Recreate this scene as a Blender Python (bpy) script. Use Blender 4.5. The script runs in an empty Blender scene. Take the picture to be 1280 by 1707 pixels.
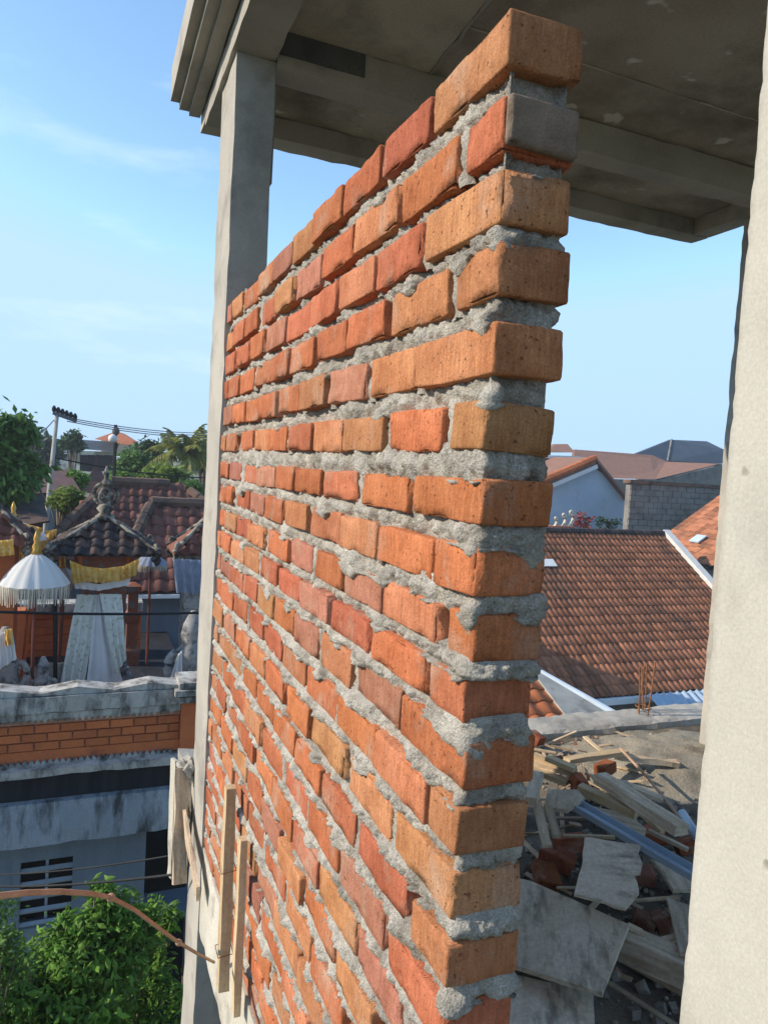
import bpy, math, random
import numpy as np
from mathutils import Vector, Matrix, noise, Euler
sc = bpy.context.scene
C = sc.collection
R = math.radians
random.seed(7)

# ------------------------------------------------------------------ camera, sky, sun, exposure
F, YAW, PITCH, ROLL = 1204.74, .3903, .0586, -.0586
cf = Vector((math.sin(YAW)*math.cos(PITCH), math.cos(YAW)*math.cos(PITCH), -math.sin(PITCH)))
r0 = Vector((math.cos(YAW), -math.sin(YAW), 0)); u0 = r0.cross(cf)
cr = math.cos(ROLL)*r0 - math.sin(ROLL)*u0
cu = math.sin(ROLL)*r0 + math.cos(ROLL)*u0
camd = bpy.data.cameras.new('camera')
camd.sensor_fit = 'HORIZONTAL'; camd.sensor_width = 36; camd.lens = F/1280*36
camd.clip_start = .02; camd.clip_end = 5000
cam = bpy.data.objects.new('camera', camd); C.objects.link(cam)
cam.matrix_world = Matrix(((cr.x, cu.x, -cf.x, 0), (cr.y, cu.y, -cf.y, 0), (cr.z, cu.z, -cf.z, 0), (0, 0, 0, 1)))
sc.camera = cam

SUN_EL, SUN_AZ = R(30), R(13)          # azimuth measured from -X towards +Y
sdir = Vector((-math.cos(SUN_EL)*math.cos(SUN_AZ), math.cos(SUN_EL)*math.sin(SUN_AZ), math.sin(SUN_EL)))
w = bpy.data.worlds.new('World'); sc.world = w; w.use_nodes = True
nt = w.node_tree; nt.nodes.clear()
def N(t, **k):
    n = nt.nodes.new(t)
    for a, b in k.items(): setattr(n, a, b)
    return n
wo = N('ShaderNodeOutputWorld'); bg = N('ShaderNodeBackground'); sky = N('ShaderNodeTexSky')
sky.sky_type = 'NISHITA'; sky.sun_disc = False
sky.sun_elevation = SUN_EL; sky.sun_rotation = math.atan2(sdir.x, sdir.y)
sky.air_density = 1.0; sky.dust_density = .3; sky.ozone_density = 1.2
tc = N('ShaderNodeTexCoord'); sep = N('ShaderNodeSeparateXYZ')
mp = N('ShaderNodeMapping'); mp.inputs['Scale'].default_value = (1.6, 1.6, 6.5); mp.inputs['Location'].default_value = (3.7, 1.3, .4)
nz = N('ShaderNodeTexNoise'); nz.inputs['Scale'].default_value = 1.7; nz.inputs['Detail'].default_value = 8; nz.inputs['Roughness'].default_value = .62
nt.links.new(tc.outputs['Generated'], mp.inputs[0]); nt.links.new(mp.outputs[0], nz.inputs['Vector'])
cr1 = N('ShaderNodeMapRange'); cr1.inputs[1].default_value = .57; cr1.inputs[2].default_value = .86; cr1.inputs[3].default_value = 0; cr1.inputs[4].default_value = .32
nt.links.new(nz.outputs['Fac'], cr1.inputs[0])
mixc = N('ShaderNodeMix', data_type='RGBA'); nt.links.new(cr1.outputs[0], mixc.inputs[0])
gain = N('ShaderNodeMix', data_type='RGBA', blend_type='MULTIPLY'); gain.inputs[0].default_value = 1
nt.links.new(sky.outputs[0], gain.inputs[6]); gain.inputs[7].default_value = (1.12, 1.27, 1.32, 1)
cap = N('ShaderNodeMix', data_type='RGBA', blend_type='DARKEN'); cap.inputs[0].default_value = 1
nt.links.new(gain.outputs[2], cap.inputs[6]); cap.inputs[7].default_value = (2.55, 3.8, 5.2, 1)
nt.links.new(cap.outputs[2], mixc.inputs[6]); mixc.inputs[7].default_value = (6.4, 6.6, 6.9, 1)
nt.links.new(mixc.outputs[2], bg.inputs[0]); bg.inputs[1].default_value = .148
nt.links.new(bg.outputs[0], wo.inputs[0])

sl = bpy.data.lights.new('sun', 'SUN'); sl.energy = 3.6; sl.angle = R(.5); sl.color = (1, .88, .72)
so = bpy.data.objects.new('sun', sl); C.objects.link(so); so.rotation_euler = sdir.to_track_quat('Z', 'Y').to_euler()
so.location = sdir*50
sc.view_settings.view_transform = 'Standard'; sc.view_settings.look = 'None'; sc.view_settings.gamma = 1
sc.view_settings.exposure = .60
sc.render.engine = 'CYCLES'; sc.cycles.use_denoising = True
sc.cycles.max_bounces = 6; sc.cycles.diffuse_bounces = 4

# ------------------------------------------------------------------ helpers
def ray(x, y): return cf + cr*((x-640)/F) - cu*((y-853.5)/F)
def PY(x, y, Y): d = ray(x, y); return d*(Y/d.y)
def PX(x, y, X): d = ray(x, y); return d*(X/d.x)
def PZ(x, y, Z): d = ray(x, y); return d*(Z/d.z)
V = Vector
def fbm(p, o=3): return noise.fractal(p, 1.0, 2.0, o)
def n1(s, seed=0.): return noise.noise(V((s, seed*7.31, seed*3.7+.5)))

class MB:
    def __init__(s): s.v = []; s.f = []
    def add(s, vs, fs):
        b = len(s.v); s.v += [tuple(q) for q in vs]; s.f += [tuple(i+b for i in f) for f in fs]
    def box(s, lo, hi):
        x0, y0, z0 = lo; x1, y1, z1 = hi
        s.add([(x0,y0,z0),(x1,y0,z0),(x1,y1,z0),(x0,y1,z0),(x0,y0,z1),(x1,y0,z1),(x1,y1,z1),(x0,y1,z1)],
              [(0,3,2,1),(4,5,6,7),(0,1,5,4),(1,2,6,5),(2,3,7,6),(3,0,4,7)])
    def bar(s, a, b, wd, th, up=(0,0,1)):
        a = V(a); b = V(b); d = (b-a).normalized(); up = V(up); sd = d.cross(up).normalized(); up = sd.cross(d)
        vs = []
        for p in (a, b):
            for i, j in ((-1,-1),(1,-1),(1,1),(-1,1)): vs.append(p+sd*(i*wd/2)+up*(j*th/2))
        s.add(vs, [(0,1,2,3),(7,6,5,4),(0,4,5,1),(1,5,6,2),(2,6,7,3),(3,7,4,0)])
    def prism(s, poly, vec):
        n = len(poly); vec = V(vec)
        s.add([V(p) for p in poly]+[V(p)+vec for p in poly],
              [tuple(range(n-1,-1,-1)), tuple(range(n,2*n))]+[(i,(i+1)%n,(i+1)%n+n,i+n) for i in range(n)])
    def tube(s, path, r, n=8, caps=True):
        path = [V(p) for p in path]; m = len(path); vs = []
        up = V((0,0,1))
        for i, p in enumerate(path):
            d = (path[min(i+1,m-1)]-path[max(i-1,0)]).normalized()
            a = d.cross(up)
            if a.length < 1e-3: a = d.cross(V((1,0,0)))
            a.normalize(); b = a.cross(d)
            rr = r[i] if isinstance(r, (list, tuple)) else r
            for k in range(n):
                t = 2*math.pi*k/n; vs.append(p+a*(rr*math.cos(t))+b*(rr*math.sin(t)))
        fs = [(i*n+k, i*n+(k+1)%n, (i+1)*n+(k+1)%n, (i+1)*n+k) for i in range(m-1) for k in range(n)]
        if caps: fs += [tuple(range(n-1,-1,-1)), tuple((m-1)*n+k for k in range(n))]
        s.add(vs, fs)
    def lathe(s, c, prof, n=12, rot=0.):
        c = V(c); m = len(prof)
        vs = [c+V((r*math.cos(2*math.pi*k/n+rot), r*math.sin(2*math.pi*k/n+rot), z)) for r, z in prof for k in range(n)]
        fs = [(i*n+k, i*n+(k+1)%n, (i+1)*n+(k+1)%n, (i+1)*n+k) for i in range(m-1) for k in range(n)]
        fs += [tuple(range(n-1,-1,-1)), tuple((m-1)*n+k for k in range(n))]
        s.add(vs, fs)
    def mesh(s, name, smooth=False):
        me = bpy.data.meshes.new(name); me.from_pydata(s.v, [], s.f); me.update()
        if smooth: me.polygons.foreach_set('use_smooth', [True]*len(me.polygons))
        return me
    def build(s, name, m, parent=None, smooth=False):
        return link(name, s.mesh(name, smooth), m, parent)

def link(name, me, m, parent=None, mw=None):
    o = bpy.data.objects.new(name, me); C.objects.link(o)
    if m and not me.materials: me.materials.append(m)
    if mw is not None: o.matrix_basis = mw
    if parent: adopt(o, parent)
    return o
def adopt(o, parent):
    o.parent = parent
    if parent.type == 'EMPTY': o.matrix_parent_inverse = Matrix.Translation(-parent.location)
def tag(o, label, cat, group=None):
    o['label'] = label; o['category'] = cat
    if group: o['group'] = group
    return o
def thing(name, label, cat, loc, group=None):
    e = bpy.data.objects.new(name, None); C.objects.link(e); e.location = loc; e.empty_display_size = .1
    return tag(e, label, cat, group)

def rough_box(lo, hi, step, amp, seed, edge=.0):
    """box with subdivided, slightly uneven faces and worn arrises"""
    lo = V(lo); hi = V(hi); g = []
    for k in range(3):
        n = max(1, int(round((hi[k]-lo[k])/step)))
        g.append([lo[k]+(hi[k]-lo[k])*i/n for i in range(n+1)])
    idx = {}; vs = []; fs = []
    def vid(i, j, k):
        q = (i, j, k)
        if q not in idx:
            p = V((g[0][i], g[1][j], g[2][k]))
            cnt = sum((t == 0 or t == len(g[a])-1) for a, t in enumerate(q))
            nv = V([(-1 if t == 0 else 1 if t == len(g[a])-1 else 0) for a, t in enumerate(q)])
            d = fbm(p*9+V((seed, 0, 0)))*amp
            if cnt >= 2: d -= edge*(.5+max(0, noise.noise(p*(23 if step > .01 else 75)+V((seed, 3, 1))))*1.6)
            idx[q] = len(vs); vs.append(p+nv*d)
        return idx[q]
    L = [len(a)-1 for a in g]
    for a in range(3):
        b, c = (a+1)%3, (a+2)%3
        for side in (0, L[a]):
            for i in range(L[b]):
                for j in range(L[c]):
                    q = []
                    for (di, dj) in ((0,0),(1,0),(1,1),(0,1)):
                        t = [0,0,0]; t[a] = side; t[b] = i+di; t[c] = j+dj; q.append(vid(*t))
                    fs.append(tuple(q) if side else tuple(q[::-1]))
    m = MB(); m.add(vs, fs); return m

# ------------------------------------------------------------------ materials
def material(name, c1, c2, scale=6., rough=.9, bump=.2, bscale=60., c3=None, s3=3., t3=(.55,.7), stretch=(1,1,1), obj=False,
             fine=.12, fscale=220., tint=None, spec=.25, island=0., objrand=0., usecol=False, pits=None, transl=0., t12=(.35,.65), metal=0., bdist=.004, streak=0.):
    m = bpy.data.materials.new(name); m.use_nodes = True; t = m.node_tree; t.nodes.clear()
    def nn(ty, **k):
        q = t.nodes.new(ty)
        for a, b in k.items(): setattr(q, a, b)
        return q
    L = t.links.new
    out = nn('ShaderNodeOutputMaterial'); bs = nn('ShaderNodeBsdfPrincipled')
    bs.inputs['Roughness'].default_value = rough; bs.inputs['Specular IOR Level'].default_value = spec; bs.inputs['Metallic'].default_value = metal
    if obj: co = nn('ShaderNodeTexCoord').outputs['Object']
    else: co = nn('ShaderNodeNewGeometry').outputs['Position']
    if usecol or objrand:
        oi = nn('ShaderNodeObjectInfo')
        ad = nn('ShaderNodeVectorMath', operation='MULTIPLY_ADD'); L(oi.outputs['Random'], ad.inputs[0]); ad.inputs[1].default_value = (31, 17, 23); L(co, ad.inputs[2]); 
        co = ad.outputs[0]
    mp = nn('ShaderNodeMapping'); mp.inputs['Scale'].default_value = stretch; L(co, mp.inputs[0]); co2 = mp.outputs[0]
    def noi(s, d=5, r=.6, c=co2):
        q = nn('ShaderNodeTexNoise'); q.inputs['Scale'].default_value = s; q.inputs['Detail'].default_value = d; q.inputs['Roughness'].default_value = r
        L(c, q.inputs['Vector']); return q.outputs['Fac']
    def rng(x, a, b, lo=0., hi=1.):
        q = nn('ShaderNodeMapRange'); L(x, q.inputs[0]); q.inputs[1].default_value = a; q.inputs[2].default_value = b; q.inputs[3].default_value = lo; q.inputs[4].default_value = hi
        return q.outputs[0]
    def mix(f, a, b, bt='MIX'):
        q = nn('ShaderNodeMix', data_type='RGBA', blend_type=bt)
        if isinstance(f, float): q.inputs[0].default_value = f
        else: L(f, q.inputs[0])
        for k, x in ((6, a), (7, b)):
            if isinstance(x, tuple): q.inputs[k].default_value = x if len(x) == 4 else x+(1,)
            else: L(x, q.inputs[k])
        return q.outputs[2]
    if usecol:
        col = mix(rng(noi(scale), *t12), oi.outputs['Color'], mix(1., oi.outputs['Color'], c2, 'MULTIPLY'))
    else:
        col = mix(rng(noi(scale), *t12), c1, c2)
    if objrand:
        v = rng(oi.outputs['Random'], 0, 1, 1-objrand, 1+objrand)
        cb = nn('ShaderNodeCombineColor'); [L(v, cb.inputs[i]) for i in range(3)]
        col = mix(1., col, cb.outputs[0], 'MULTIPLY')
    if island:
        ge = nn('ShaderNodeNewGeometry'); v = rng(ge.outputs['Random Per Island'], 0, 1, 1-island, 1+island)
        cb = nn('ShaderNodeCombineColor'); [L(v, cb.inputs[i]) for i in range(3)]
        col = mix(1., col, cb.outputs[0], 'MULTIPLY')
    if c3: col = mix(rng(noi(s3, 6, .65), *t3), col, c3)
    fn = noi(fscale, 3, .7, co)
    if fine:
        v = rng(fn, .25, .75, 1-fine*2, 1+fine*2)
        cb = nn('ShaderNodeCombineColor'); [L(v, cb.inputs[i]) for i in range(3)]
        col = mix(1., col, cb.outputs[0], 'MULTIPLY')
    if streak:
        ms_ = nn('ShaderNodeMapping'); ms_.inputs['Scale'].default_value = (1, 1, .12); L(co, ms_.inputs[0])
        v = rng(noi(240, 2, .5, ms_.outputs[0]), .3, .7, 1-streak, 1+streak)
        cb = nn('ShaderNodeCombineColor'); [L(v, cb.inputs[i]) for i in range(3)]
        col = mix(1., col, cb.outputs[0], 'MULTIPLY')
    h = noi(bscale, 6, .65)
    if pits:
        ps, pt, pc = pits
        pv = rng(noi(ps, 2, .5), pt, pt+.05)
        col = mix(rng(pv, 0, 1, 0, .75), col, pc)
        hs = nn('ShaderNodeMath', operation='SUBTRACT'); L(h, hs.inputs[0]); L(pv, hs.inputs[1]); h = hs.outputs[0]
    L(col, bs.inputs['Base Color'])
    if bump:
        b = nn('ShaderNodeBump'); b.inputs['Strength'].default_value = bump; b.inputs['Distance'].default_value = bdist
        L(h, b.inputs['Height']); L(b.outputs[0], bs.inputs['Normal'])
    if transl:
        tr = nn('ShaderNodeBsdfTranslucent'); L(col, tr.inputs[0]); ms = nn('ShaderNodeMixShader'); ms.inputs[0].default_value = transl
        L(bs.outputs[0], ms.inputs[1]); L(tr.outputs[0], ms.inputs[2]); L(ms.outputs[0], out.inputs[0])
    else: L(bs.outputs[0], out.inputs[0])
    return m
M = {}
M['brick'] = material('fired_clay', None, (.72,.62,.55,1), 16, .92, .75, 110, (.52,.39,.29,1), 8, (.54,.84), fine=.17, fscale=420, usecol=True, pits=(150, .675, (.15,.055,.028,1)), spec=.12, bdist=.004, streak=.16)
M['mortar'] = material('cement_mortar', (.36,.33,.285,1), (.58,.545,.48,1), 20, .97, 1., 300, (.20,.175,.14,1), 14, (.54,.72), fine=.26, fscale=420, spec=.1, bdist=.006)
M['smear'] = material('cement_smear', (.18,.135,.10,1), (.26,.20,.155,1), 24, .95, .6, 140, fine=.14, fscale=420, spec=.1)
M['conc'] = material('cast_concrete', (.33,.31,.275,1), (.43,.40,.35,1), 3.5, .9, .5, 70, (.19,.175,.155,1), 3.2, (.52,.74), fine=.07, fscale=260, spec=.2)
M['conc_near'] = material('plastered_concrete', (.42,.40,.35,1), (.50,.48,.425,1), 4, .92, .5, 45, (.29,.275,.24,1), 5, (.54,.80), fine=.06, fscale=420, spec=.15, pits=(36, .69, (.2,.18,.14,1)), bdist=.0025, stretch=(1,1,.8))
M['ceil'] = material('stained_formed_concrete', (.38,.31,.24,1), (.52,.45,.36,1), 1.8, .9, .25, 40, (.16,.13,.10,1), 1.6, (.46,.68), fine=.08, fscale=120, spec=.2, pits=(9, .67, (.8,.77,.7,1)))
M['ceil_pale'] = material('bare_formed_concrete', (.48,.41,.32,1), (.58,.51,.42,1), 2.5, .9, .25, 40, (.2,.18,.15,1), 2, (.55,.75), fine=.08, fscale=120)
M['beam'] = material('board_marked_concrete', (.38,.345,.29,1), (.50,.46,.39,1), 2.2, .9, .3, 45, (.19,.175,.15,1), 1.7, (.55,.75), fine=.07, fscale=150)
M['beam_dark'] = material('damp_black_stain', (.075,.075,.08,1), (.13,.125,.12,1), 6, .85, .2, 45, (.25,.23,.2,1), 5, (.58,.75))
M['floor'] = material('dirty_concrete_floor', (.13,.105,.075,1), (.22,.18,.135,1), 5, .95, .8, 50, (.055,.045,.035,1), 3.5, (.45,.62), fine=.16, fscale=130, bdist=.008)
M['sand'] = material('builders_sand', (.25,.215,.16,1), (.34,.30,.23,1), 9, .97, .9, 90, (.16,.13,.10,1), 5, (.55,.7), fine=.22, fscale=180, bdist=.01)
M['wood_grey'] = material('weathered_grey_wood', (.36,.255,.165,1), (.60,.49,.36,1), 5, .9, .5, 22, (.09,.08,.07,1), 4, (.6,.78), stretch=(1,9,9), obj=True, fine=.1, fscale=90, objrand=.22)
M['ply'] = material('weathered_plywood', (.52,.42,.30,1), (.66,.56,.43,1), 3.5, .9, .5, 25, (.20,.155,.11,1), 6.5, (.50,.68), stretch=(1,3,3), obj=True, fine=.1, fscale=90, objrand=.15)
M['wood_tan'] = material('sawn_tan_wood', (.42,.29,.16,1), (.55,.42,.26,1), 5, .85, .4, 22, (.2,.13,.07,1), 5, (.62,.8), stretch=(1,9,9), obj=True, fine=.08, fscale=90, objrand=.2)
M['wood_pale'] = material('cement_splashed_board', (.44,.41,.34,1), (.56,.53,.46,1), 4, .9, .5, 30, (.24,.21,.17,1), 6, (.55,.72), fine=.1, fscale=120)
M['metal_blue'] = material('pale_blue_sheet_metal', (.33,.42,.52,1), (.42,.5,.58,1), 5, .45, .08, 30, (.3,.33,.36,1), 3, (.6,.75), fine=.03, metal=.25)
M['rust'] = material('rusty_steel', (.20,.085,.04,1), (.28,.14,.07,1), 30, .85, .4, 160, fine=.15)
M['black'] = material('black_rubber', (.012,.012,.014,1), (.02,.02,.022,1), 5, .6, 0., fine=0)
M['wire'] = material('grey_wire', (.10,.10,.10,1), (.14,.14,.14,1), 5, .6, 0., fine=0)
M['stick'] = material('dry_brown_stem', (.34,.21,.135,1), (.45,.30,.20,1), 18, .8, .4, 90, (.18,.09,.05,1), 12, (.6,.75), fine=.1)

OUR = -1.30            # floor level of the storey under construction (eye level is 0)
GROUND = -8.5
# ------------------------------------------------------------------ ground
m = MB(); m.add([(-1500,-800,GROUND),(1500,-800,GROUND),(1500,2200,GROUND),(-1500,2200,GROUND)], [(0,1,2,3)])
M['ground'] = material('dry_earth', (.13,.11,.075,1), (.10,.115,.05,1), .15, .95, .3, 3, fine=.1, fscale=8)
g = m.build('ground', M['ground']); g['kind'] = 'structure'

# ------------------------------------------------------------------ the building under construction
X0, Y0, WT = .389, .679, .091          # brick wall: outer face, near end, thickness
YF = 2.335                             # far end of the wall = near face of the column
bld = thing('unfinished_building', 'unfinished concrete building with bare columns, stepped eaves and stained roof slab', 'building', (1.6, 1.2, GROUND))
# columns
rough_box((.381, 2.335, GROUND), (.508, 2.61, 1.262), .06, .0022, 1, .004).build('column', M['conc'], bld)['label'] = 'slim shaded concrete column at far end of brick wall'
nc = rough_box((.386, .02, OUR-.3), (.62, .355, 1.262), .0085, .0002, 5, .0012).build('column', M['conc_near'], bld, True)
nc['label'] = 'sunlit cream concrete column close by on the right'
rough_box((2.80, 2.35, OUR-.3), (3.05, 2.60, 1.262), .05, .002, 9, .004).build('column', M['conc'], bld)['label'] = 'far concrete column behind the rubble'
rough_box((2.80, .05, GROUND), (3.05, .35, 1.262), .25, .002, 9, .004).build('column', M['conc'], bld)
# roof slab + beams
m = rough_box((.36, -1.2, 1.365), (3.0, 3.02, 1.50), .1, .006, 3); m.build('roof_slab', M['ceil'], bld)
BZ = 1.262
rough_box((.366, -1.2, BZ), (.505, 2.905, 1.363), .06, .003, 11, .003).build('beam', M['conc'], bld)
rough_box((.507, 2.335, BZ-.018), (2.95, 2.445, 1.363), .06, .003, 12, .003).build('beam', M['beam'], bld)
rough_box((2.80, -1.2, BZ), (2.93, 2.333, 1.363), .08, .003, 13, .003).build('beam', M['beam'], bld)
rough_box((.364, 2.907, 1.28), (2.905, 3.02, 1.363), .06, .003, 14, .003).build('edge_beam', M['beam'], bld)
rough_box((2.80, 2.447, 1.28), (2.904, 2.905, 1.363), .06, .003, 15, .003).build('edge_beam', M['beam'], bld)
# stepped eave mouldings along the street side
for (xa, xb, za, sd) in ((.318, .364, 1.336, 1), (.281, .364, 1.352, 2), (.248, .364, 1.376, 3)):
    hi = {1: 1.3505, 2: 1.3745, 3: 1.50}[sd]
    rough_box((xa, -1.2, za), (xb-.001, 3.02, hi), .07, .0012, 20+sd, .0015).build('eave_moulding', M['conc'], bld)
# pale patch of ceiling left of the formwork seam, and the seam fin
m = MB(); m.prism([(.507, 2.333, 1.3625), (.507, -.6, 1.3625), (.84, -.6, 1.3625), (.98, 1.2, 1.3625), (1.03, 2.333, 1.3625)], (0, 0, -.004)); m.build('soffit_patch', M['ceil_pale'], bld)
m = MB(); pth = []
for i in range(60):
    t = i/59; y = 2.33-t*2.6; pth.append((1.03-.05*t-.05*t*t+.012*n1(y*14, 2), y, 1.357+.004*n1(y*20, 5)))
m.tube(pth, [.006+.004*n1(i*.7, 9) for i in range(60)], 6); m.build('seam_fin', M['conc'], bld)
for yy in (.35, 1.28, 2.05):
    m = MB(); pth = [(1.02+i*.044, yy+.004*n1(i*.6, yy), 1.3615+.003*n1(i*.9, yy+3)) for i in range(41)]
    m.tube(pth, [max(.0012, .003+.003*n1(i*.8, yy)) for i in range(41)], 5); m.build('seam_fin', M['ceil_pale'], bld)
rough_box((.509, 2.3315, 1.285), (.80, 2.334, 1.361), .05, .0008, 31).build('damp_patch', M['beam_dark'], bld)
# conduit stub beside the column
m = MB(); m.box((.5095, 2.45, .93), (.535, 2.50, BZ-.02)); m.build('conduit', M['conc'], bld)
# floor slab, ring beam under the wall, far kerb
rough_box((.41, -.4, OUR-.14), (3.2, 2.93, OUR), .12, .006, 41).build('floor_slab', M['floor'], bld)
rough_box((.384, .36, OUR-.26), (.4085, 2.333, OUR+.03), .05, .003, 43, .004).build('ring_beam', M['wood_pale'], bld)
rough_box((.40, 2.935, OUR-.2), (3.6, 3.17, OUR+.035), .035, .008, 42, .008).build('slab_edge', M['conc'], bld)
m = MB(); m.box((.41, -.4, GROUND), (3.2, 0.0, OUR-.16)); m.box((3.0, 0, GROUND), (3.2, 2.9, OUR-.16)); m.build('lower_wall', M['conc'], bld)

# ------------------------------------------------------------------ brick wall
wall = thing('brick_wall', 'half-built orange brick wall with rough grey mortar and toothed near end', 'wall', (X0+.045, 1.5, OUR))
ORANGE, OCHRE, RED, PINK, TAN = (.48,.17,.078), (.47,.225,.11), (.44,.148,.08), (.42,.19,.13), (.48,.205,.105)
rows = [  # z top, z bottom at the near corner, left end of the corner brick in the photo (px, py), colour
 (.484,.428,(720,190),OCHRE),(.400,.343,(774,245),RED),(.324,.266,(712,380),OCHRE),(.247,.190,(757,470),TAN),(.165,.108,(692,600),TAN),
 (.080,.027,(751,710),OCHRE),(-.006,-.055,(690,815),ORANGE),(-.078,-.130,(726,910),ORANGE),(-.155,-.206,(744,1040),ORANGE),(-.224,-.274,(716,1150),RED),
 (-.293,-.349,(664,1190),ORANGE),(-.370,-.424,(716,1340),OCHRE),(-.446,-.502,(655,1390),OCHRE),(-.524,-.576,(686,1540),TAN),(-.602,-.658,(648,1560),RED)]
z = -.680
while z-.055 > OUR+.02:
    rows.append((z, z-.054, None, None)); z -= .0765
rows.append((z, OUR+.031, None, None)) if z-OUR-.031 > .02 else None

def brick_mesh(lx, ly, lz, seed):
    Rr = .0034
    def ax(L, n):
        h = L/2; a = [-h, -h+.3*Rr, -h+Rr]; b = [h-Rr, h-.3*Rr, h]
        return a+[a[2]+(b[0]-a[2])*i/n for i in range(1, n)]+b
    g = [ax(lx, 5), ax(ly, max(4, int(ly/.014))), ax(lz, 4)]
    h = (lx/2, ly/2, lz/2); idx = {}; vs = []; fs = []; off = V((seed*3.17, seed*1.7, seed*.9))
    def vid(q):
        if q not in idx:
            p = V((g[0][q[0]], g[1][q[1]], g[2][q[2]]))
            c = V([max(-h[k]+Rr, min(h[k]-Rr, p[k])) for k in range(3)])
            d = p-c; nv = d.normalized() if d.length > 1e-9 else V((0,0,1))
            wgt = sum(abs(t) > 1e-6 for t in d)
            p2 = c+nv*Rr
            ch = max(0, noise.noise(p2*26+off)-.12)*(.022 if wgt >= 2 else .004)
            if wgt >= 3: ch += .004*abs(noise.noise(off*1.3))
            p2 = p2-nv*ch+nv*(.0012*noise.noise(p2*70+off)+.0007*noise.noise(p2*190+off))
            p2 += V((noise.noise(p2*9+off), noise.noise(p2*9+off*2), noise.noise(p2*9+off*3)))*.0022
            idx[q] = len(vs); vs.append(p2)
        return idx[q]
    L = [len(a)-1 for a in g]
    for a in range(3):
        b, c = (a+1)%3, (a+2)%3
        for side in (0, L[a]):
            for i in range(L[b]):
                for j in range(L[c]):
                    q = []
                    for (di, dj) in ((0,0),(1,0),(1,1),(0,1)):
                        t = [0,0,0]; t[a] = side; t[b] = i+di; t[c] = j+dj; q.append(vid(tuple(t)))
                    fs.append(tuple(q) if side else tuple(q[::-1]))
    m = MB(); m.add(vs, fs); return m.mesh('brick', True)

rb = random.Random(11)
heads = []                              # (row, y centre, gap)
for ri, (zt, zb, lp, ccol) in enumerate(rows):
    zc, hz = (zt+zb)/2, zt-zb
    y = Y0 + rb.uniform(-.006, .006)
    if lp: first = PX(lp[0], lp[1], X0).y - y
    else: first = (.185, .095)[ri % 2]*rb.uniform(.95, 1.05)
    first = max(.06, first); k = 0
    while y < YF-.03:
        ln = first if k == 0 else rb.uniform(.156, .178)
        if YF-(y+ln) < .06: ln = YF-.004-y
        gap = rb.choice((.008, .013, .016, .019, .022, .026)) if ri > 0 else rb.choice((.003, .006, .010))
        far = min(1, (y-Y0)/1.2)
        me = brick_mesh(WT*rb.uniform(.97, 1.03), ln, hz*rb.uniform(.96, 1.05), ri*20+k)
        b = link('brick', me, M['brick'], wall)
        yaw, tilt = rb.gauss(0, .012), rb.gauss(0, .008)
        b.matrix_basis = Matrix.Translation((X0+WT/2+rb.gauss(0, .0026), y+ln/2, zc+rb.gauss(0, .0012))) @ Euler((tilt, rb.gauss(0, .012), yaw)).to_matrix().to_4x4()
        cc = ccol if (k == 0 and ccol) else rb.choices((ORANGE, OCHRE, RED, PINK, TAN), (34, 14, 22, 12, 18))[0]
        v = rb.uniform(.85, 1.14); b.color = (cc[0]*v, cc[1]*v*rb.uniform(.93, 1.07), cc[2]*v, 1)
        y += ln
        if y < YF-.03: heads.append((ri, y+gap/2, gap))
        y += gap; k += 1

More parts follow.
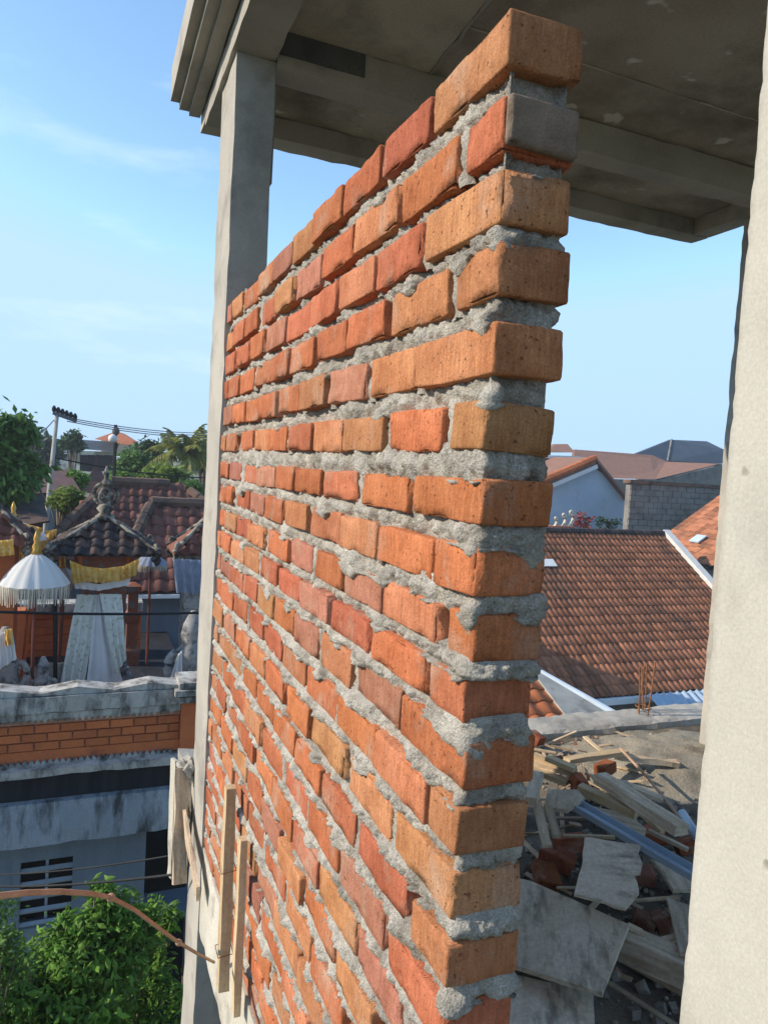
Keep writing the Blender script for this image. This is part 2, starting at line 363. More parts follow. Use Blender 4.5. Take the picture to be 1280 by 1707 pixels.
# mortar beds: a lumpy band in every joint, running round the near end of the wall
def bed(zt, zb, seed, plump, drip=0.):
    path = []; y = YF-.002
    while y > Y0+.012:
        path.append((X0, y, -1., 0.)); y -= .0028 if y < 1.05 else .0045 if y < 1.5 else .008
    for a in (15, 40, 65): path.append((X0+.012-.012*math.cos(R(a)), Y0+.012-.012*math.sin(R(a)), -math.cos(R(a)), -math.sin(R(a))))
    x = X0+.014
    while x < X0+WT-.012: path.append((x, Y0, 0., -1.)); x += .0028
    for a in (25, 50, 75): path.append((X0+WT-.012+.012*math.sin(R(a)), Y0+.012-.012*math.cos(R(a)), math.sin(R(a)), -math.cos(R(a))))
    y = Y0+.02
    while y < YF: path.append((X0+WT, y, 1., 0.)); y += .03
    zc, hh = (zt+zb)/2, (zt-zb)/2
    T = [2.0, 1.5, 1.18, .95, .75, .55, .3, .1, -.1, -.3, -.5, -.7, -.88, -1.04]
    S = [.3, .6, .85, 1.0, 1.0]
    nr = len(T)+len(S); vs = []; s = 0.; prev = path[0]
    for (x, y, nx, ny) in path:
        s += math.hypot(x-prev[0], y-prev[1]); prev = (x, y)
        rec = -.0200+plump*.0145+.013*n1(s*11, seed)+.008*n1(s*31, seed+.3)
        sp = max(0, n1(s*13, seed+4)-.30+plump*.06)*.050+max(0, n1(s*43, seed+6)-.1)*.006
        cd = max(0, 1-max(0, y-Y0)/.16)
        sp += drip*cd*max(0, .12+n1(s*26, seed+2))*.034; rec += drip*cd*.006
        up = max(0, n1(s*17, seed+8)-.15)*.008
        for t in T:
            zz = zc+t*hh
            p = V((x*1.0, y*1.0, zz))
            lump = .006*noise.noise(p*48+V((seed,0,0)))+.0100*(.5-noise.voronoi(p*70+V((seed,1,0)))[0][0])+.0060*(.5-noise.voronoi(p*160)[0][0])+.0025*noise.noise(p*330)
            o = rec+lump+.005*(1-min(1, t*t))
            if t < .3 and sp > .005: o = o+(max(o, .003+lump*.5)-o)*min(1, (sp-.005)/.006)*min(1, (.3-t)*1.2)
            if t > 1.6: o = min(o, -.012)-.02
            elif t > 1.1: o = min(o, -.004)
            o = max(o, -.009 if nx*ny else -.021)
            vs.append((x+nx*o, y+ny*o, zz))
        for i, q in enumerate(S):
            zz = zc-hh-sp*q
            p = V((x, y, zz)); lump = .004*noise.noise(p*60)+.008*(.5-noise.voronoi(p*110)[0][0])+.004*(.5-noise.voronoi(p*210)[0][0])
            o = rec*.4+.0065+lump-.004*q if sp > .003 else rec-.012
            if sp > .006 and i < 2: o = max(o, .0035+lump*.4)
            o = min(o, .013)
            if i >= 3: o = -.004
            if i == 4: o = -.035; zz = zb
            if sp <= .003: zz = zc-hh-.011*q; o = min(rec, -.006)-.003*i
            vs.append((x+nx*o, y+ny*o, zz))
    fs = [(i*nr+k, i*nr+k+1, (i+1)*nr+k+1, (i+1)*nr+k) for i in range(len(path)-1) for k in range(nr-1)]
    mm = MB(); mm.add(vs, fs); return mm
rm = random.Random(5)
beds = []
for ri in range(len(rows)):
    zt = rows[ri][1]; zb = rows[ri+1][0] if ri+1 < len(rows) else OUR+.0301
    plump = .1 if ri < 2 else .3 if ri < 5 else .6 if ri < 9 else .95
    mm = bed(zt, zb, ri*1.37+.2, plump, {2: .9, 3: .7, 5: 1., 6: .8, 7: 1.2, 8: 1.2, 9: .7}.get(ri, .15)) if ri < len(rows)-1 else MB()
    for (hr, hy, gp) in heads:
        if hr != ri: continue
        z1, z0 = rows[ri][0]+.006, rows[ri][1]-.006
        dp = rm.choice((.007, .011, .016, .021, .026)) - .004*plump
        gw = gp+.010; nzv, nyv = 12, 5; vs = []
        for a in range(nzv+1):
            for b_ in range(nyv+1):
                zz = z0+(z1-z0)*a/nzv; yy = hy+gw*(b_/nyv-.5); p = V((X0, yy, zz))
                vs.append((X0+dp+.006*noise.noise(p*60+V((ri,0,0)))+.003*noise.noise(p*170)+(.006 if b_ in (0, nyv) else 0), yy, zz))
        mm.add(vs, [(a*(nyv+1)+b_, (a+1)*(nyv+1)+b_, (a+1)*(nyv+1)+b_+1, a*(nyv+1)+b_+1) for a in range(nzv) for b_ in range(nyv)])
    if mm.v: mm.build('mortar_bed', M['mortar'], wall, True)
m = MB(); m.box((X0+.029, Y0+.026, OUR+.031), (X0+WT-.029, YF-.01, .425)); m.build('mortar_core', M['mortar'], wall)
# grey cement skin on the end of the second brick
rough_box((X0+.001, Y0-.0085, .3455), (X0+WT-.001, Y0+.004, .3985), .004, .0012, 77, .003).build('cement_skin', M['smear'], wall, True)
wall['kind'] = 'thing'

def lump(name, c, r, mt, seed, sc3=(1,1,1), sub=2, amp=.5):
    import bmesh
    bm = bmesh.new(); bmesh.ops.create_icosphere(bm, subdivisions=sub, radius=1)
    me = bpy.data.meshes.new(name)
    for v in bm.verts:
        k = 1+amp*noise.noise(v.co*1.6+V((seed,seed,0)))+.25*amp*noise.noise(v.co*5+V((seed,0,0)))
        v.co = V((v.co.x*sc3[0], v.co.y*sc3[1], v.co.z*sc3[2]))*(k*r)
    bm.to_mesh(me); bm.free()
    return link(name, me, mt, None, Matrix.Translation(c))
# ------------------------------------------------------------------ timber and forms at the foot of the wall (street side)
def piece(name, a, b, wd, th, mt, label, cat, group=None, up=(0,0,1), seed=0., wob=.0015, chip=.0):
    """one sawn length: a bar built along its own X so the grain follows it"""
    a = V(a); b = V(b); d = (b-a); L = d.length; d.normalize(); up = V(up); sd = up.cross(d).normalized(); up = d.cross(sd)
    n = max(6, int(L/.03)); vs = []; fs = []
    for i in range(n+1):
        x = -L/2+L*i/n
        for k, (j, q) in enumerate(((-1,-1),(1,-1),(1,1),(-1,1))):
            e = 1-abs(.05*noise.noise(V((x*8, k*3, seed))))
            ex = (.010*noise.noise(V((k, seed, 2))) if i in (0, n) else 0)
            vs.append((x+ex, j*wd/2*e+wob*noise.noise(V((x*9, k, seed)))*2, q*th/2*e+wob*noise.noise(V((x*7, k+5, seed)))*2))
    fs = [(i*4+k, i*4+(k+1)%4, (i+1)*4+(k+1)%4, (i+1)*4+k) for i in range(n) for k in range(4)]+[(3,2,1,0),(n*4,n*4+1,n*4+2,n*4+3)]
    m = MB(); m.add(vs, fs)
    c = (a+b)/2
    mw = Matrix(((d.x,sd.x,up.x,c.x),(d.y,sd.y,up.y,c.y),(d.z,sd.z,up.z,c.z),(0,0,0,1)))
    o = link(name, m.mesh(name), mt, None, mw)
    return tag(o, label, cat, group)
a = PX(384, 1312, .358); b = PX(371, 1648, .352)
bat = piece('timber_batten', a, b, .036, .026, M['wood_tan'], 'tan square batten strapped upright against foot of the brick wall', 'batten', up=(1,0,0), seed=3)
for f in (.40, .81):
    q = a.lerp(b, f); m = MB(); m.tube([q+V((dx*.0185, dy*.0225, (dx+dy)*.002)) for dx, dy in ((-1,-1),(1,-1),(1,1),(-1,1),(-1,-1))], .0012, 5)
    o = m.build('tie_wire', M['rust']); o.parent = bat; o.matrix_parent_inverse = bat.matrix_basis.inverted()
piece('timber_batten', PX(405, 1398, .366), PX(393, 1690, .362), .03, .018, M['wood_tan'], 'pale thinner batten half hidden behind the tied upright batten', 'batten', up=(1,0,0), seed=8)
piece('form_board', PX(291, 1266, .33), PX(284, 1462, .325), .012, .05, M['wood_pale'], 'thin pale form board standing on edge at far foot of the wall', 'board', up=(.2,-1,0), seed=4, wob=.003)
piece('form_board', PX(303, 1280, .338), PX(299, 1474, .332), .045, .012, M['wood_grey'], 'broad grey form board facing out beside the pale edge board', 'board', up=(.1,-1,0), seed=14, wob=.003)
piece('form_board', PX(294, 1285, .345), PX(330, 1490, .352), .055, .012, M['wood_grey'], 'grey splintered board slanting down behind the pale form board', 'board', up=(1,-.3,0), seed=6, wob=.004)
tag(lump('mortar_lump', PX(309, 1370, .362), .03, M['mortar'], 8, (.6,.9,1.9), 3, .7), 'pale mortar smear below the slanting grey board', 'mortar')
# hollow square steel tube end
q = PX(319, 1432, .37)
m = MB(); t_ = .016
for (ax, az, bx, bz) in ((-t_,-t_,t_,-t_+.004),(-t_,t_-.004,t_,t_),(-t_,-t_+.004,-t_+.004,t_-.004),(t_-.004,-t_+.004,t_,t_-.004)):
    m.box((q.x+ax, q.y-.02, q.z+az), (q.x+bx, q.y+.12, q.z+bz))
tag(m.build('square_tube', M['beam_dark']), 'hollow dark square tube end poking out by the column foot', 'tube')
# rubble lump on top of the form
tag(lump('mortar_lump', PX(312, 1282, .36), .035, M['mortar'], 3, (.9,1.2,1), 3, .8), 'crumbled grey mortar lump caught on top of the form board', 'mortar')
# long brown stem leaning on the form
pts = [(-60,1496),(0,1494),(45,1489),(100,1487),(150,1490),(185,1497),(225,1518),(262,1546),(298,1572),(330,1591),(357,1605)]
pth = []
for i, (x, y) in enumerate(pts):
    pth.append(PX(x, y, .30) if False else ray(x, y)*(1.45+.55*(i/(len(pts)-1))))
st = thing('dry_stem', 'long dry brown stem arching in from the left to the batten', 'stem', pth[-1])
m = MB(); m.tube(pth, [.0075-.0038*i/(len(pth)-1) for i in range(len(pth))], 9); m.build('stalk', M['stick'], st, True)
for i, rr in ((5, .0105), (8, .0085)):
    d = (pth[i+1]-pth[i-1]).normalized(); m = MB(); m.tube([pth[i]-d*.008, pth[i]-d*.003, pth[i]+d*.003, pth[i]+d*.008], [rr*.7, rr, rr, rr*.7], 8); m.build('node', M['stick'], st, True)

# ------------------------------------------------------------------ rubble on the terrace floor
def zp(x, y): return (x/2.783+820, y/2.783+1180)
def sheet(name, poly, z, th, mt, label, cat, group=None, tilt=None, jag=0., seed=1):
    """a sheet lying at height z (per-corner heights allowed), real thickness, own frame"""
    zs = z if isinstance(z, (list, tuple)) else [z]*len(poly)
    pts = [PZ(*zp(*p), OUR+h) for p, h in zip(poly, zs)]
    # best plane through the corners
    c = sum(pts, V())/len(pts)
    nv = V()
    for i in range(len(pts)):
        nv += (pts[i]-c).cross(pts[(i+1)%len(pts)]-c)
    nv.normalize()
    if nv.z < 0: nv = -nv; pts = pts[::-1]
    e = max(((pts[(i+1)%len(pts)]-pts[i]) for i in range(len(pts))), key=lambda q: q.length)
    xa = (e-nv*e.dot(nv)).normalized(); ya = nv.cross(xa)
    loc = [((p-c).dot(xa), (p-c).dot(ya)) for p in pts]
    out = []
    for i in range(len(loc)):
        p, q = V(loc[i]), V(loc[(i+1)%len(loc)]); L = (q-p).length; n = max(1, int(L/.025)); nr = V((-(q-p).y, (q-p).x)).normalized()
        for k in range(n):
            t = k/n; r = p.lerp(q, t)+nr*((.0012+jag*(1 if L < .3 else .3))*noise.noise(V((t*L*40, i*4, seed)))*(k > 0))
            out.append((r.x, r.y, 0.))
    m = MB(); m.prism(out, (0, 0, -th))
    # fix orientation: top is +z
    m.f = [tuple(reversed(f)) for f in m.f]
    mw = Matrix(((xa.x,ya.x,nv.x,c.x),(xa.y,ya.y,nv.y,c.y),(xa.z,ya.z,nv.z,c.z),(0,0,0,1)))
    o = link(name, m.mesh(name), mt, None, mw)
    return tag(o, label, cat, group)
G = 'timber scrap heaped on the terrace'
sheet('plywood_sheet', [(60,790),(180,815),(635,990),(510,1335),(40,1165)], [.12,.12,.14,.07,.07], .015, M['ply'], 'large grey weathered plywood sheet beside the brick wall', 'plywood', G, seed=1)
sheet('plywood_sheet', [(20,1225),(110,1240),(470,1320),(480,1560),(0,1560)], .03, .012, M['ply'], 'pale plywood sheet at the bottom below the large sheet', 'plywood', G, seed=2)
sheet('plywood_sheet', [(430,600),(690,640),(690,760),(660,762),(680,870),(620,930),(380,870),(415,740)], [.24,.24,.21,.21,.17,.16,.16,.2], .010, M['ply'], 'torn plywood square with ragged lower edge in the middle of the rubble', 'plywood', G, jag=.012, seed=3)
def zbar(name, p, q, za, zb_, wd, th, mt, label, cat='plank', group=G, seed=0, wob=.0015, up=(0,0,1)):
    return piece(name, PZ(*zp(*p), OUR+za), PZ(*zp(*q), OUR+zb_), wd, th, mt, label, cat, group, up, seed, wob)
# light blue steel channel: web with two upturned edges
a = PZ(*zp(385,460), OUR+.20); b = PZ(*zp(960,800), OUR+.16)
ch = thing('metal_channel', 'long pale blue metal channel lying across the rubble', 'metal channel', (a+b)/2)
d = (b-a).normalized(); sd = d.cross(V((0,0,1))).normalized()
m = MB(); m.bar(a, b, .05, .0025); m.build('web', M['metal_blue'], ch)
for k in (-1, 1):
    m = MB(); m.bar(a+sd*(k*.0265)+V((0,0,.009)), b+sd*(k*.0265)+V((0,0,.009)), .0025, .02); m.build('flange', M['metal_blue'], ch)
m = MB(); m.tube([a+V((0,0,.004)), b+V((0,0,.004))], .006, 6); m.build('rib', M['metal_blue'], ch)
zbar('timber_plank', (500,325), (880,570), .25, .24, .055, .035, M['wood_grey'], 'thick pale grey plank with cut end above the blue metal channel', seed=11)
zbar('timber_plank', (405,372), (670,492), .22, .20, .04, .03, M['wood_tan'], 'brown mud-stained plank under the thick pale plank', seed=12)
sheet('timber_board', [(430,450),(670,500),(675,530),(715,560),(705,600),(500,540)], .15, .012, M['wood_grey'], 'broad broken grey board behind the blue metal channel', 'board', G, seed=13)
zbar('timber_plank', (205,435), (258,645), .26, .20, .028, .014, M['wood_grey'], 'short narrow plank leaning down beside the brick wall end', seed=14)
zbar('timber_plank', (258,455), (300,600), .25, .21, .026, .014, M['wood_grey'], 'second short narrow plank, right of the leaning one', seed=15)
sheet('timber_board', [(260,378),(400,380),(430,420),(350,475),(240,460)], .22, .012, M['wood_grey'], 'small pale five-sided board piece under the upper planks', 'board', G, seed=16)
zbar('timber_plank', (178,440), (212,315), .30, .27, .04, .03, M['wood_grey'], 'stubby grey block of timber touching the brick wall end', seed=17)
zbar('thin_batten', (330,596), (570,600), .20, .22, .012, .008, M['wood_tan'], 'thin pale lath above the torn plywood square', 'lath', seed=18)
sheet('timber_board', [(810,880),(925,920),(910,1140),(870,1130)], [.06,.07,.10,.10], .012, M['wood_grey'], 'tapering grey board leaning near the bright column', 'board', G, seed=19)
sheet('timber_board', [(745,705),(860,760),(960,810),(930,842),(840,842)], .06, .012, M['wood_grey'], 'flat grey board under the blue metal channel end', 'board', G, seed=20)
zbar('timber_beam', (600,1085), (905,1225), .055, .05, .075, .07, M['wood_grey'], 'heavy grey timber beam running out from under the plywood', 'beam', seed=21)
zbar('thin_batten', (745,1100), (868,1062), .07, .07, .02, .012, M['wood_grey'], 'short grey batten crossing the floor near heavy beam', 'batten', seed=22)
zbar('thin_batten', (630,1010), (695,1045), .10, .09, .018, .01, M['wood_grey'], 'stub of pale batten at the large plywood corner', 'batten', seed=23)
zbar('timber_plank', (190,222), (385,300), .16, .16, .035, .02, M['wood_tan'], 'tan plank lowest edge of the sunlit pile by the wall', seed=24)
zbar('timber_plank', (255,232), (385,285), .20, .19, .035, .018, M['wood_tan'], 'orange-tan plank on top of the sunlit pile', seed=25)
zbar('timber_plank', (190,262), (370,305), .14, .15, .03, .015, M['wood_grey'], 'pale strip of wood in the sunlit pile', seed=26)
zbar('timber_plank', (185,285), (350,350), .13, .12, .04, .02, M['wood_tan'], 'reddish tan plank beneath the sunlit pile', seed=27)
zbar('timber_plank', (345,245), (620,205), .13, .12, .04, .02, M['wood_tan'], 'pale sunlit plank lying crosswise at the slab edge', seed=28)
zbar('timber_plank', (560,222), (860,262), .10, .07, .035, .025, M['wood_grey'], 'rough bark-edged plank on the sand heap', seed=29, wob=.006)
zbar('timber_plank', (470,330), (640,362), .24, .22, .05, .012, M['wood_grey'], 'pale short board crossing behind the thick plank', seed=30)
zbar('timber_plank', (640,365), (790,425), .16, .13, .045, .014, M['wood_grey'], 'grey board half buried in the sand edge', seed=31)
zbar('thin_batten', (725,570), (910,660), .12, .10, .018, .012, M['wood_grey'], 'slim whitish batten between thick plank and column', 'batten', seed=32)
zbar('thin_batten', (700,490), (790,580), .14, .12, .02, .02, M['wood_tan'], 'short brown stick of wood under the thick plank end', 'batten', seed=33)
a = PZ(*zp(595,190), OUR+.16); b = PZ(*zp(875,515), OUR+.12)
m = MB(); m.tube([a, a.lerp(b,.5)+V((0,0,.01)), b], .006, 6); tag(m.build('cane', M['stick']), 'long thin pale cane slanting over the sand', 'cane')
a = PZ(*zp(880,488), OUR+.13); b = PZ(*zp(965,620), OUR+.10)
m = MB(); m.tube([a, b], .016, 10); tag(m.build('pipe', M['metal_blue'], None, True), 'short pale blue pipe beside the bright column', 'pipe')
# broken bricks
rbk = random.Random(3)
for (x, y, h, l, col, lab) in [
    (525,280,.15,.10,ORANGE,'orange broken brick on top of the sunlit rubble'),
    (400,345,.13,.09,RED,'red half brick below the tan planks'),
    (203,140,.05,.08,RED,'red brick end peeking past the wall at the slab edge'),
    (335,715,.06,.12,RED,'dark red brick in the hole left of the torn plywood'),
    (272,690,.07,.10,RED,'tilted dark brick next to the leaning planks'),
    (370,630,.05,.14,RED,'dark brick deepest under the thin lath'),
    (250,780,.05,.11,ORANGE,'brown brick at the upper edge of the large plywood'),
    (700,775,.04,.09,PINK,'grey-pink brick lump right of the torn plywood'),
    (760,590,.07,.12,RED,'dark brick under the thick plank end'),
    (900,640,.06,.12,RED,'dark brick beside the bright column'),
    (705,990,.03,.07,PINK,'small brick piece on the dark floor'),
    (780,1000,.03,.06,PINK,'smallest brick chip on the dark floor near heavy beam')]:
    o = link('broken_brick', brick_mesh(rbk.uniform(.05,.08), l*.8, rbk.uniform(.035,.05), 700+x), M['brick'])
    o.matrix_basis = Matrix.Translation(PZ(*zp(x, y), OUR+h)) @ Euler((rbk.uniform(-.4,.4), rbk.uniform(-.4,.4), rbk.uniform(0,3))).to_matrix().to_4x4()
    v = rbk.uniform(.38,.7)*(1.5 if h > .12 else 1); o.color = (col[0]*v, col[1]*v, col[2]*v, 1); tag(o, lab, 'brick', 'broken bricks in the rubble')  # bricks atop the heap lighter, low ones darker: light put into their colour
# crumbs of mortar and stone
rc = random.Random(9); m = MB()
ico = [(0,0,1),(.9,0,-.2),(-.4,.8,-.3),(-.4,-.8,-.3),(.1,.3,-.9),(.3,-.6,.5),(.2,.7,.5),(-.8,0,.4)]
icf = [(0,5,1),(0,1,6),(0,6,7),(0,7,5),(1,4,6),(6,4,2),(6,2,7),(7,2,3),(7,3,5),(5,3,1),(1,3,4),(4,3,2)]
for i in range(5200):
    x, y = rc.uniform(.5, 2.78), rc.uniform(.4, 2.9)
    if fbm(V((x*2.2, y*2.2, 1))) < -.12: continue
    r = .004+.022*rc.random()**3; c = V((x, y, OUR+r*.4)); e = Euler((rc.random()*6, rc.random()*6, rc.random()*6)).to_matrix()
    m.add([c+(e@V(p))*r for p in ico], icf)
M['crumb'] = material('stone_crumbs', (.20,.175,.145,1), (.33,.29,.24,1), 9, .95, .3, 90, (.28,.11,.06,1), 7, (.56,.62), island=.4)
o = m.build('gravel', M['crumb']); o['kind'] = 'stuff'; o['label'] = 'loose mortar crumbs and grit on the terrace floor'
m = MB()
for i in range(380):
    x, y = rc.uniform(.55, 2.7), rc.uniform(.7, 2.88)
    if fbm(V((x*1.7, y*1.7, 5))) < -.2: continue
    L = rc.uniform(.03, .12)+.25*rc.random()**4; a_ = rc.random()*6.28; c = V((x, y, OUR+rc.uniform(.008, .05))); d_ = V((math.cos(a_), math.sin(a_), rc.gauss(0,.12)))*L/2
    m.bar(c-d_, c+d_, rc.uniform(.006,.022), rc.uniform(.003,.008))
M['chip'] = material('wood_splinters', (.26,.18,.11,1), (.46,.35,.23,1), 9, .9, .3, 40, island=.45)
o = m.build('wood_splinters', M['chip']); o['kind'] = 'stuff'; o['label'] = 'scattered wood splinters on the terrace floor'
# sand heap
m = MB(); n = 60; vs = []
c = PZ(*zp(850,260), OUR); 
for i in range(n+1):
    for j in range(n+1):
        x = c.x-.75+1.5*i/n; y = c.y-.62+1.0*j/n; d = math.hypot((x-c.x)/.62, (y-c.y)/.42)
        h = .075*max(0, math.cos(min(1, d)*math.pi/2))**1.3+.02*fbm(V((x*9, y*9, 0)), 4)*min(1, max(0, 1.25-d)*3)-.012*max(0, d-.8)
        vs.append((x, min(y, 2.93), OUR+h))
m.add(vs, [(i*(n+1)+j, (i+1)*(n+1)+j, (i+1)*(n+1)+j+1, i*(n+1)+j+1) for i in range(n) for j in range(n)])
o = m.build('sand_heap', M['sand'], None, True); o['kind'] = 'thing'; tag(o, 'heap of grey-brown sand against the far slab edge', 'sand heap')
# starter bars standing in the slab edge
base = PZ(1074, 1205, OUR+.04); base = V((PY(1071, 1190, 3.08).x, 3.08, OUR+.02))
sb = thing('starter_bars', 'cluster of rusty steel starter bars rising from slab edge', 'rebar', base)
s_ = 3.08/ray(1074,1190).y
for (bx, by, tx, ty) in ((1064,1203,1066,1112),(1070,1206,1070,1116),(1073,1205,1078,1106),(1078,1206,1092,1104),(1062,1200,1074,1110)):
    dy = rbk.uniform(-.05,.06); m = MB(); a = PY(bx, by, 3.08+dy); a.z = OUR+.02; b = PY(tx, ty, 3.08+dy)
    m.tube([a, a.lerp(b,.5)+V((.004,0,0)), b], .0045, 6); m.build('bar', M['rust'], sb)
m = MB(); m.tube([base+V((.035*math.cos(t*.7), .05*math.sin(t*.7), .05)) for t in range(10)], .003, 5); m.build('stirrup', M['rust'], sb)

# ------------------------------------------------------------------ tiled roofs
M['tile'] = material('weathered_clay_tile', (.37,.15,.075,1), (.29,.12,.068,1), 2.5, .85, .3, 40, (.12,.07,.05,1), 1.0, (.5,.75), fine=.1, fscale=60, objrand=.34, island=.3)
M['tile_brown'] = material('brown_clay_tile', (.21,.085,.06,1), (.155,.065,.052,1), 3, .8, .3, 40, (.05,.035,.035,1), 1.6, (.5,.7), fine=.1, fscale=60, objrand=.28, island=.2)
M['tile_dark'] = material('mossy_dark_tile', (.115,.07,.055,1), (.075,.055,.05,1), 4, .8, .3, 40, (.03,.03,.036,1), 2.2, (.42,.6), fine=.12, fscale=60, objrand=.3, island=.2)
M['tile_orange'] = material('bright_orange_tile', (.46,.15,.06,1), (.38,.12,.05,1), 3, .8, .2, 40, fine=.08, fscale=60, objrand=.15, island=.15)
M['far_tile'] = material('distant_brown_tile', (.30,.16,.11,1), (.235,.13,.095,1), 1.2, .85, .5, 4, fine=.1, fscale=12, stretch=(3,3,1))
M['slate'] = material('dark_blue_roof_sheet', (.055,.075,.10,1), (.075,.095,.125,1), .8, .7, .1, 4, fine=.04, fscale=8)
M['white'] = material('white_wall_paint', (.66,.66,.64,1), (.74,.74,.72,1), 2, .85, .15, 20, (.42,.42,.41,1), 1.6, (.62,.8), fine=.04, fscale=60)
M['blue_white'] = material('bluish_plaster_and_shade', (.42,.52,.62,1), (.50,.58,.66,1), 2, .9, .15, 20, (.36,.37,.38,1), 1.5, (.58,.8), fine=.04, fscale=60)
M['greywall'] = material('bare_block_and_shade_grey', (.17,.16,.145,1), (.25,.235,.215,1), 2, .95, .4, 12, (.10,.095,.09,1), 1.3, (.52,.7), fine=.12, fscale=30)
M['ridge'] = material('plastered_ridge', (.58,.57,.54,1), (.66,.65,.62,1), 4, .9, .3, 25, (.3,.29,.27,1), 3, (.62,.8), fine=.08, fscale=60)
M['ridge_dark'] = material('mossy_ridge', (.13,.085,.065,1), (.2,.12,.085,1), 4, .9, .3, 25, (.05,.045,.045,1), 3, (.5,.65), fine=.08, fscale=60)

def tile_mesh(wd, ln, hump=.022, th=.012, lift=.022, n=6):
    xs = [wd*(i/n-.5) for i in range(n+1)]; pr = [hump*math.cos(2*math.pi*(i/n-.35)) for i in range(n+1)]
    vs = [(x, 0, p+lift) for x, p in zip(xs, pr)]+[(x, ln*1.12, p) for x, p in zip(xs, pr)]+[(x, 0, p+lift-th) for x, p in zip(xs, pr)]
    k = n+1; fs = [(i, i+1, k+i+1, k+i) for i in range(n)]+[(2*k+i, 2*k+i+1, i+1, i) for i in range(n)]
    m = MB(); m.add(vs, fs); return m
def tile_slope(root, O, U, VV, nc, nr, wd, ln, mt, ok=None, limit=300, seed=1, jit=.009):
    """tiles laid on a slope: O low corner, U along the eave, VV up the slope"""
    U = V(U).normalized(); VV = V(VV).normalized(); Nn = U.cross(VV).normalized()
    base = tile_mesh(wd*1.01, ln); me = base.mesh('tile', True); me.materials.append(mt); rr = random.Random(seed); rest = MB(); cnt = 0
    for j in range(nr):
        for i in range(nc):
            if ok and not ok((i+.5)*wd, (j+.5)*ln): continue
            c = V(O)+U*((i+.5)*wd+rr.uniform(-jit, jit))+VV*(j*ln+rr.uniform(-jit, jit))+Nn*rr.uniform(-jit/2, jit/2)
            a = rr.gauss(0, .012); uu = U*math.cos(a)+VV*math.sin(a); vv = VV*math.cos(a)-U*math.sin(a)
            if cnt < limit:
                o = bpy.data.objects.new('tile', me); C.objects.link(o)
                o.matrix_basis = Matrix(((uu.x,vv.x,Nn.x,c.x),(uu.y,vv.y,Nn.y,c.y),(uu.z,vv.z,Nn.z,c.z),(0,0,0,1))); adopt(o, root)
            else: rest.add([c+uu*x+vv*y+Nn*z_ for x, y, z_ in base.v], base.f)
            cnt += 1
    if rest.v:
        o = rest.build('tile_field', mt, root, True); o['kind'] = 'stuff'
def ridge_caps(root, a, b, r, ln, mt, name='ridge_cap'):
    a = V(a); b = V(b); d = b-a; n = max(1, int(d.length/ln)); d.normalize()
    for i in range(n):
        p = a+d*(i*ln); m = MB(); m.tube([p, p+d*(ln*1.06)], [r, r*.86], 7); m.build(name, mt, root)

# ---- right: big clay roof beyond the terrace
YE = 12.5
eL = PY(1000, 1163, YE); ZE = eL.z
lo_, hi_ = YE, YE+12
for _ in range(50):
    md = (lo_+hi_)/2; q = PY(1000, 888, md)
    if q.z > ZE+(md-YE)*math.tan(R(34)): lo_ = md
    else: hi_ = md
YR = md; ZR = PY(1000, 888, YR).z
XV = PY(1106, 893, YR).x
slope = V((0, YR-YE, ZR-ZE)); SL = slope.length
tw, tl = .16, SL/19
nc = 56; XL = XV-nc*tw
rr_ = thing('tiled_house', 'long house with weathered brown clay tile roof and white verge beyond the terrace', 'house', (XV-3, YR, GROUND))
tile_slope(rr_, (XL, YE, ZE), (1,0,0), slope, nc, 19, tw, tl, M['tile'], ok=lambda x, y: True, seed=4)
m = MB(); m.prism([(XL, YE+.05, ZE-.07), (XV, YE+.05, ZE-.07), (XV, YR, ZR-.05), (XL, YR, ZR-.05)], (0,0,-.05)); m.prism([(XL, YR, ZR-.05), (XV, YR, ZR-.05), (XV, 2*YR-YE, ZE-.05), (XL, 2*YR-YE, ZE-.05)], (0,0,-.05)); m.build('roof_deck', M['tile_dark'], rr_)
ridge_caps(rr_, (XL, YR, ZR+.03), (XV+.05, YR, ZR+.03), .10, .30, M['tile_dark'])
m = MB(); sn = slope.normalized(); m.bar(V((XV+.10, YE-.1, ZE+.0)), V((XV+.10, YR+.05, ZR+.08)), .24, .16); m.build('verge', M['ridge'], rr_)
m = MB(); m.box((XL, YE+1.0, GROUND), (XV-.1, 2*YR-YE-.4, ZE-.1)); m.prism([(XV-.1, YE+.35, ZE-.1), (XV-.1, 2*YR-YE-.4, ZE-.1), (XV-.1, YR, ZR-.12)], (-.15, 0, 0)); m.build('wall', M['greywall'], rr_)  # wall grey kept dark to stand in for shade under the eave
m = MB(); m.box((XL, YE-.10, ZE-.16), (XV, YE+.04, ZE-.03)); m.build('gutter', M['white'], rr_)
p = PY(916, 949, YE+(YR-YE)*.75); m = MB(); pz = ZE+(p.y-YE)*(ZR-ZE)/(YR-YE)+.05
c = V((p.x-.05, p.y, pz)); uu = slope.normalized()*.14; m.prism([c-V((.2,0,0))-uu, c+V((.2,0,0))-uu, c+V((.2,0,0))+uu, c-V((.2,0,0))+uu], slope.cross(V((-1,0,0))).normalized()*.03); m.build('skylight', M['white'], rr_)
